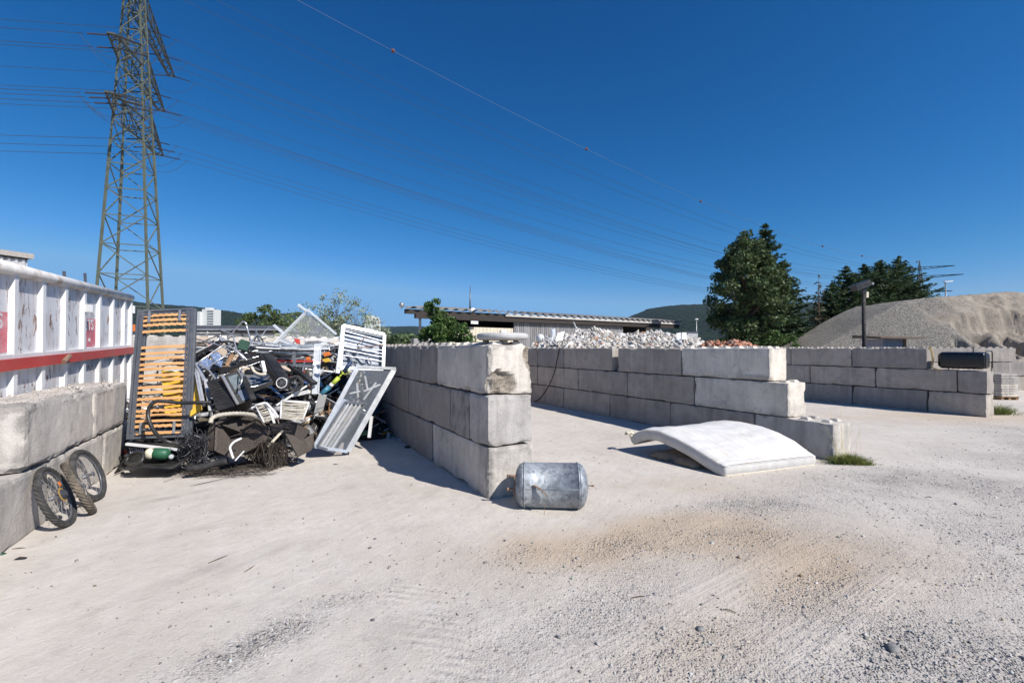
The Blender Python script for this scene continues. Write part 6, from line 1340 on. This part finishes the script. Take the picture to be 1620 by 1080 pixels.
# glazed door frame leaning on the wall
def glazed():
    TL, TR, BR, BL = P(566, 580, 7.9), P(624, 583, 8.25), P(550, 714, 7.55), P(498, 706, 7.35); Q = lambda a, b: (TL*(1-a)+TR*a)*(1-b)+(BL*(1-a)+BR*a)*b
    T = thing('glazed_door', (BL+BR)/2, 'slanting aluminium framed glass panel with a grey vent grille leaning on the scrap heap', 'glass panel')
    nn = nrm(np.cross(TR-TL, BL-TL)); nn = nn if nn[1] < 0 else -nn
    MB().bar(Q(0, -.02), Q(0, 1), .07, .05, up=nn).build('frame_bar', M['alu'], T); MB().bar(Q(1, 0), Q(1, 1.0), .09, .05, up=nn).build('frame_bar', M['alu'], T)
    MB().bar(Q(-.03, 0), Q(1.03, 0), .05, .06, up=nn).build('frame_bar', M['steel'], T); MB().bar(Q(0, 1), Q(1, 1), .05, .05, up=nn).build('frame_bar', M['alu'], T)
    MB().slab([Q(.03, .02)-nn*.004, Q(.97, .02)-nn*.004, Q(.97, .98)-nn*.004, Q(.03, .98)-nn*.004], .006).build('glass', simple('dusty_glass', (.30, .33, .37), .08, var=.25, scale=4, alpha=.17), T)
    pl = lambda px, py: V3((0, 0, CH))+ray(px, py)*np.dot(TL-V3((0, 0, CH)), nn)/np.dot(ray(px, py), nn)
    q0, q1, q2, q3 = pl(546, 636), pl(577, 639), pl(528, 714), pl(501, 706); R2 = lambda a, b: (q0*(1-a)+q1*a)*(1-b)+(q3*(1-a)+q2*a)*b
    for s, e in (((0, 0), (1, 0)), ((1, 0), (1, 1)), ((0, 1), (1, 1)), ((0, 0), (0, 1))): MB().bar(R2(*s)+nn*.03, R2(*e)+nn*.03, .04, .04, up=nn).build('grille_frame', M['darkgrey'], T)
    MB().slab([R2(0, 0)+nn*.008, R2(1, 0)+nn*.008, R2(1, 1)+nn*.008, R2(0, 1)+nn*.008], .006).build('grille_back', simple('beige_insulation', (.30, .27, .235), .8, var=.4, scale=14), T)
    for a in (.18, .36, .58, .78): MB().bar(R2(a, .02)+nn*.03, R2(a, .98)+nn*.03, .028, .03, up=nn).build('grille_bar', M['alu' if a != .58 else 'steel'], T)
    MB().slab([Q(-.04, .40)+nn*.01, Q(.26, .44)+nn*.01, Q(.03, .86)+nn*.01, Q(-.06, .86)+nn*.01], .01).build('blue_grey_sheet', simple('blue_grey_sheet_metal', (.27, .30, .35), .5, .4, var=.15), T)
    for i, (s, e) in enumerate((((.35, .1), (.65, .28)), ((.75, .18), (.68, .4)), ((.25, .2), (.5, .38)), ((.55, .3), (.9, .2)), ((.2, .34), (.45, .3)))): MB().bar(Q(*s)-nn*.12, Q(*e)-nn*.14, .05, .02).build('bar_behind_glass', M['white_paint'], T)
glazed()
bars('furniture_post', 'white_paint', 'white furniture leg behind the glazed frame near the centre wall', 'leg', [((588, 658, 8.0), (584, 692, 7.9))], .045)
# pump, umbrella, coloured bits
T = thing('umbrella', P(535, 600, 7.2), 'closed umbrella with lime green and teal sections stuck in the heap', 'umbrella')
MB().tube([P(556, 571, 7.3), P(545, 587, 7.25)], [.028, .035], 10).build('handle', simple('dark_blue_grip', (.02, .045, .11), .5), T, True); MB().tube([P(544, 588, 7.25), P(536, 597, 7.2)], .014, 8).build('shaft', M['lime'], T, True)
MB().tube([P(536, 597, 7.2), P(526, 607, 7.15)], .035, 10).build('sleeve', M['lime'], T, True); MB().tube([P(526, 607, 7.15), P(522, 611, 7.13)], .034, 10).build('collar', M['white_paint'], T, True); MB().tube([P(521, 612, 7.12), P(508, 623, 7.05)], [.045, .03], 10).build('canopy', M['teal'], T, True)
tubes('lime_cord', 'lime', 'lime green cord looping behind the umbrella handle', 'cord', [[(540, 586, 7.2), (545, 592, 7.2), (553, 588, 7.2), (550, 583, 7.2)]], .006)
panelq('orange_scrap', 'orange', 'crumpled orange plastic piece above the yellow one', 'plastic piece', [(511, 558, 7.3), (520, 556, 7.3), (524, 561, 7.3), (514, 564, 7.3)], .03)
panelq('yellow_scrap', 'yellow', 'yellow plastic piece under the orange piece', 'plastic piece', [(510, 568, 7.2), (519, 566, 7.2), (524, 571, 7.2), (515, 573, 7.2)], .03)
panelq('orange_scrap', 'orange', 'small orange piece left of the clear profile', 'plastic piece', [(484, 565, 7.3), (490, 564, 7.3), (491, 569, 7.3), (485, 569, 7.3)], .03)
panelq('red_cloth', 'red', 'faded red rag on the heap under the transparent pane', 'rag', [(465, 536, 8.0), (474, 537, 8.0), (475, 544, 7.9), (469, 543, 7.9)], .02)
# strap chairs
def strap_chair(name, q, label, n, mat='white_paint', bulge=.03):
    A, B, C_, Dd = [P(*p) for p in q]; T = thing(name, (C_+Dd)/2, label, 'chair', 'strap chairs in the heap'); MB().tube([A, B], .019, 8).build('top_rail', M['white_paint'], T, True)
    MB().tube([A, Dd], .013, 6).tube([B, C_], .013, 6).build('side_rail', M['white_paint'], T, True)
    for i in range(n):
        b = (i+.6)/n; p, r = A+(Dd-A)*b, B+(C_-B)*b; rr = random.Random(i); mb = MB(); mb.tube(smooth_path([p, p+(r-p)*.3+V3((0, -bulge, rr.uniform(-.01, .01))), p+(r-p)*.7+V3((0, -bulge, rr.uniform(-.012, .006))), r], 4), .009, 6); mb.build('strap', M['rattan_pale'], T, True)
strap_chair('strap_chair', [(445, 634, 6.75), (489, 637, 6.85), (479, 664, 6.7), (444, 662, 6.6)], 'white strap chair back hanging in the middle of the heap', 13)
strap_chair('strap_chair', [(404, 641, 6.75), (420, 637, 6.8), (437, 661, 6.65), (418, 668, 6.55)], 'white strap chair back collapsed beside the wicker armchair rim', 10)
tubes('bent_white_tube', 'white_paint', 'bent white tube frame between the two strap chair backs', 'frame', [[(419, 637, 6.75), (426, 648, 6.7), (432, 664, 6.6), (434, 669, 6.6)], [(421, 637, 6.7), (433, 650, 6.7), (440, 660, 6.65)]], .018)
# wicker armchairs
def wicker_mat(name, c):
    t = NT(name); wp = t.geo.outputs['Position']; b = t.n.new('ShaderNodeTexBrick'); b.inputs['Scale'].default_value = 60; b.inputs['Mortar Size'].default_value = .04; b.inputs['Brick Width'].default_value = .9; b.inputs['Row Height'].default_value = .35
    b.inputs['Color1'].default_value = c+(1,); b.inputs['Color2'].default_value = tuple(x*1.5 for x in c)+(1,); b.inputs['Mortar'].default_value = (.008, .007, .006, 1); t.L(t.map(wp, (1, 1, 1), (1.2, .5, .4)), b.inputs['Vector'])
    t.color(b.outputs['Color']); t.b.inputs['Roughness'].default_value = .6; t.normal(t.bump(t.math('SUBTRACT', 1., b.outputs['Fac']), .9, .012)); return t.m
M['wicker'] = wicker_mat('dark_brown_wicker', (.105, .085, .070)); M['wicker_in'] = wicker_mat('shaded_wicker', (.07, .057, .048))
T = thing('wicker_armchair', P(367, 723, 6.65), 'upturned dark brown wicker armchair with pale woven rim at the front of the heap', 'armchair')
MB().slab([P(325, 700, 6.85), P(333, 673, 7.0), P(343, 669, 6.95), P(341, 712, 6.6), P(322, 718, 6.75)], .03).build('outer_side', M['wicker'], T)
MB().slab([P(343, 669, 6.93), P(367, 724, 6.45), P(341, 713, 6.58)], .03, (-.3, -1, .2)).slab([P(344, 669, 6.95), P(362, 692, 6.8), P(367, 724, 6.47)], .025, (-.5, -1, .2)).build('armrest', M['wicker'], T)
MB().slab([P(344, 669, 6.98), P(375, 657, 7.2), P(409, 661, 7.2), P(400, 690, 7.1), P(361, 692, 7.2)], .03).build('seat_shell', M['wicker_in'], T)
MB().slab([P(361, 692, 7.15), P(384, 680, 7.2), P(409, 661, 7.15), P(426, 684, 6.8), P(419, 698, 6.65), P(369, 724, 6.45)], .03).build('backrest', M['wicker'], T)
MB().bar(P(343, 669, 6.9), P(375, 656, 7.1), .035).bar(P(375, 656, 7.1), P(409, 661, 7.1), .035).bar(P(409, 661, 7.1), P(426, 684, 6.78), .03).bar(P(341, 713, 6.56), P(343, 669, 6.9), .03).build('edge_frame', M['wicker'], T)
mb = MB(); rp = smooth_path([P(333, 669, 6.62), P(336, 661, 6.66), P(350, 656, 6.72), P(375, 654, 6.78), P(398, 656, 6.75), P(412, 661, 6.68), P(424, 666, 6.6)], 9); mb.tube(rp, [.026+.009*(i % 2) for i in range(len(rp))], 8); mb.build('woven_rim', M['rattan_pale'], T, True)
T = thing('wicker_chair', P(470, 722, 6.9), 'broken dark wicker chair lying right of the upturned armchair', 'chair')
MB().slab([P(425, 676, 6.95), P(459, 667, 7.1), P(460, 674, 6.9), P(428, 688, 6.8)], .04).build('armrest', M['wicker'], T)
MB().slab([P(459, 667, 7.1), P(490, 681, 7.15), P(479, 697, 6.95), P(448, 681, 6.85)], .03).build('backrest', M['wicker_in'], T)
MB().slab([P(448, 681, 6.8), P(479, 697, 6.95), P(492, 712, 7.0), P(471, 723, 6.75)], .03).slab([P(479, 696, 6.98), P(495, 685, 7.15), P(497, 705, 7.1), P(492, 712, 7.0)], .03).build('seat', M['wicker'], T)
MB().bar(P(424, 706, 6.6), P(447, 681, 6.8), .025).build('bare_rail', M['cream'], T)
T2 = MB()
rng = np.random.default_rng(9)
for i in range(300):
    x0 = rng.uniform(398, 450); p0 = P(x0, 697+abs(x0-425)*.12+rng.uniform(0, 6), rng.uniform(6.55, 6.8)); x1 = x0+rng.normal()*16+(x0-425)*.3; p2 = G(min(max(x1, 380), 470), 745-abs(x1-425)*.25+rng.uniform(-8, 2)); p2[2] = .012; p1 = (p0+p2)/2+rng.normal(size=3)*.05; T2.tube(smooth_path([p0, p1, p2], 3), .0035, 3, caps=False)
for i in range(200):
    p = G(rng.uniform(300, 410), rng.uniform(738, 756))+UP*rng.uniform(.005, .07); d = V3((1, rng.normal()*.35+.1, rng.normal()*.08)); L = rng.uniform(.1, .35); T2.tube(smooth_path([p-d*L, p+rng.normal(size=3)*.03, p+d*L], 3), .003, 3, caps=False)
single(T2, 'wicker_strands', simple('loose_brown_strands', (.075, .06, .048), .7, var=.5, scale=30), 'mass of loose brown wicker strands spilling on the ground before the heap', 'strands', kind='stuff')
T3 = MB()
for i in range(260):
    p = P(rng.uniform(289, 328), rng.uniform(688, 738), rng.uniform(6.4, 6.75)); p[2] = max(p[2], .03); d = nrm(rng.normal(size=3)); L = rng.uniform(.04, .14); T3.tube(smooth_path([p-d*L, p+rng.normal(size=3)*.05, p+d*L], 4), .005, 4, caps=False)
single(T3, 'cable_knot', simple('dark_cable_tangle', (.05, .05, .055), .4, .3, var=.6, scale=30), 'dense knot of dark cables and shavings at the foot of the bed base', 'cables', kind='stuff')
tubes('ribbed_hose', 'blackmatt', 'dark ribbed hose lying in front of the upturned wicker armchair', 'hose', [[(296, 742, 6.25), (320, 738, 6.3), (340, 733, 6.4), (360, 729, 6.45)]], .045)
tubes('white_strip', 'white_paint', 'curled white plastic strip inside the upturned wicker armchair', 'strip', [[(382, 693, 6.5), (370, 699, 6.42), (364, 707, 6.38), (366, 716, 6.36), (369, 725, 6.33)]], .016)
bars('white_offcut', 'white_paint', 'short white offcut at the foot of the upturned wicker armchair', 'offcut', [((386, 713, 6.35), (372, 728, 6.3))], .035, .015)
# things at the foot of the bed base
single(MB().bar(P(200, 702, 6.45), P(284, 711, 6.55), .045, .03), 'white_strip', M['white_paint'], 'white plastic strip lying under the slatted bed base', 'strip')
single(MB().slab([P(197, 703, 6.5), P(290, 709, 6.6), P(292, 704, 6.95), P(203, 699, 6.95)], .03), 'black_board', M['blackmatt'], 'dark board carrying the slatted bed base', 'board')
single(MB().slab([P(222, 737, 6.2), P(272, 740, 6.25), P(300, 724, 6.45), P(285, 722, 6.9), P(205, 728, 6.7)], .03), 'black_tray', M['black'], 'flat black tray raised on the ground below the bed base', 'tray')
single(MB().slab([G(181, 749, .03), G(196, 742, .03), P(205, 722, 6.35), P(198, 724, 6.4)], .02).slab([P(198, 724, 6.4), P(222, 717, 6.3), P(226, 735, 6.2), P(205, 738, 6.25)], .02), 'black_bag', M['black'], 'crumpled black sheet at the foot of the low left wall', 'sheet')
tubes('looped_black_tube', 'black', 'black looped armrest lying left of the green canister', 'armrest', [[(199, 731, 6.3), (204, 722, 6.35), (214, 716, 6.35), (225, 716, 6.3), (227, 722, 6.25), (222, 731, 6.2), (208, 734, 6.2), (199, 731, 6.25)]], .022)
T = thing('canister', P(248, 718, 6.45), 'dented canister, half cream and half green, under the bed base', 'canister')
MB().lathe(P(231, 717, 6.4), nrm(P(266, 718, 6.45)-P(231, 717, 6.4)), [(0, .03), (.01, .06), (.03, .075), (.11, .078)], 20).build('cream_end', M['cream'], T, True); MB().lathe(P(242.5, 717.3, 6.42), nrm(P(266, 718, 6.45)-P(231, 717, 6.4)), [(0, .08), (.08, .082), (.17, .079), (.2, .05), (.21, .02)], 20).build('green_end', M['green'], T, True)
single(MB().sphere(P(271, 722, 6.4), .035, 8, 6), 'glass_ball', M['clear'], 'small glassy lump right of the green canister', 'glass piece', smooth=True)
for i in range(7): single(MB().bar(P(205+i*3.4, 707, 6.55), P(207+i*3.4, 717, 6.5), .012), 'wire_rod', M['alu'], 'thin bright rod under the left end of the white strip', 'rod', 'bright rods under the bed base')
tubes('ground_cord', 'black', 'thin dark cord lying on the ground before the heap', 'cord', [[(300, 769, 5.93), (330, 762, 6.08), (370, 753, 6.3), (410, 744, 6.6)]], .004)
# ------------------------------------------------------------------ far air
hm = bpy.data.materials.new('air'); hm.use_nodes = True; hn = hm.node_tree; hn.nodes.clear(); ho = hn.nodes.new('ShaderNodeOutputMaterial'); hv = hn.nodes.new('ShaderNodeVolumePrincipled')
hv.inputs['Color'].default_value = (.62, .78, 1, 1); hv.inputs['Density'].default_value = .00005; hv.inputs['Anisotropy'].default_value = .1
hn.links.new(hv.outputs[0], ho.inputs['Volume'])
o = MB().box(-6100, 6100, -3100, 7100, -4, 330).build('haze', hm, None, org=(0, 0, 0)); tag(o, 'faint blue haze in the air over the distant hills', 'haze', kind='stuff')
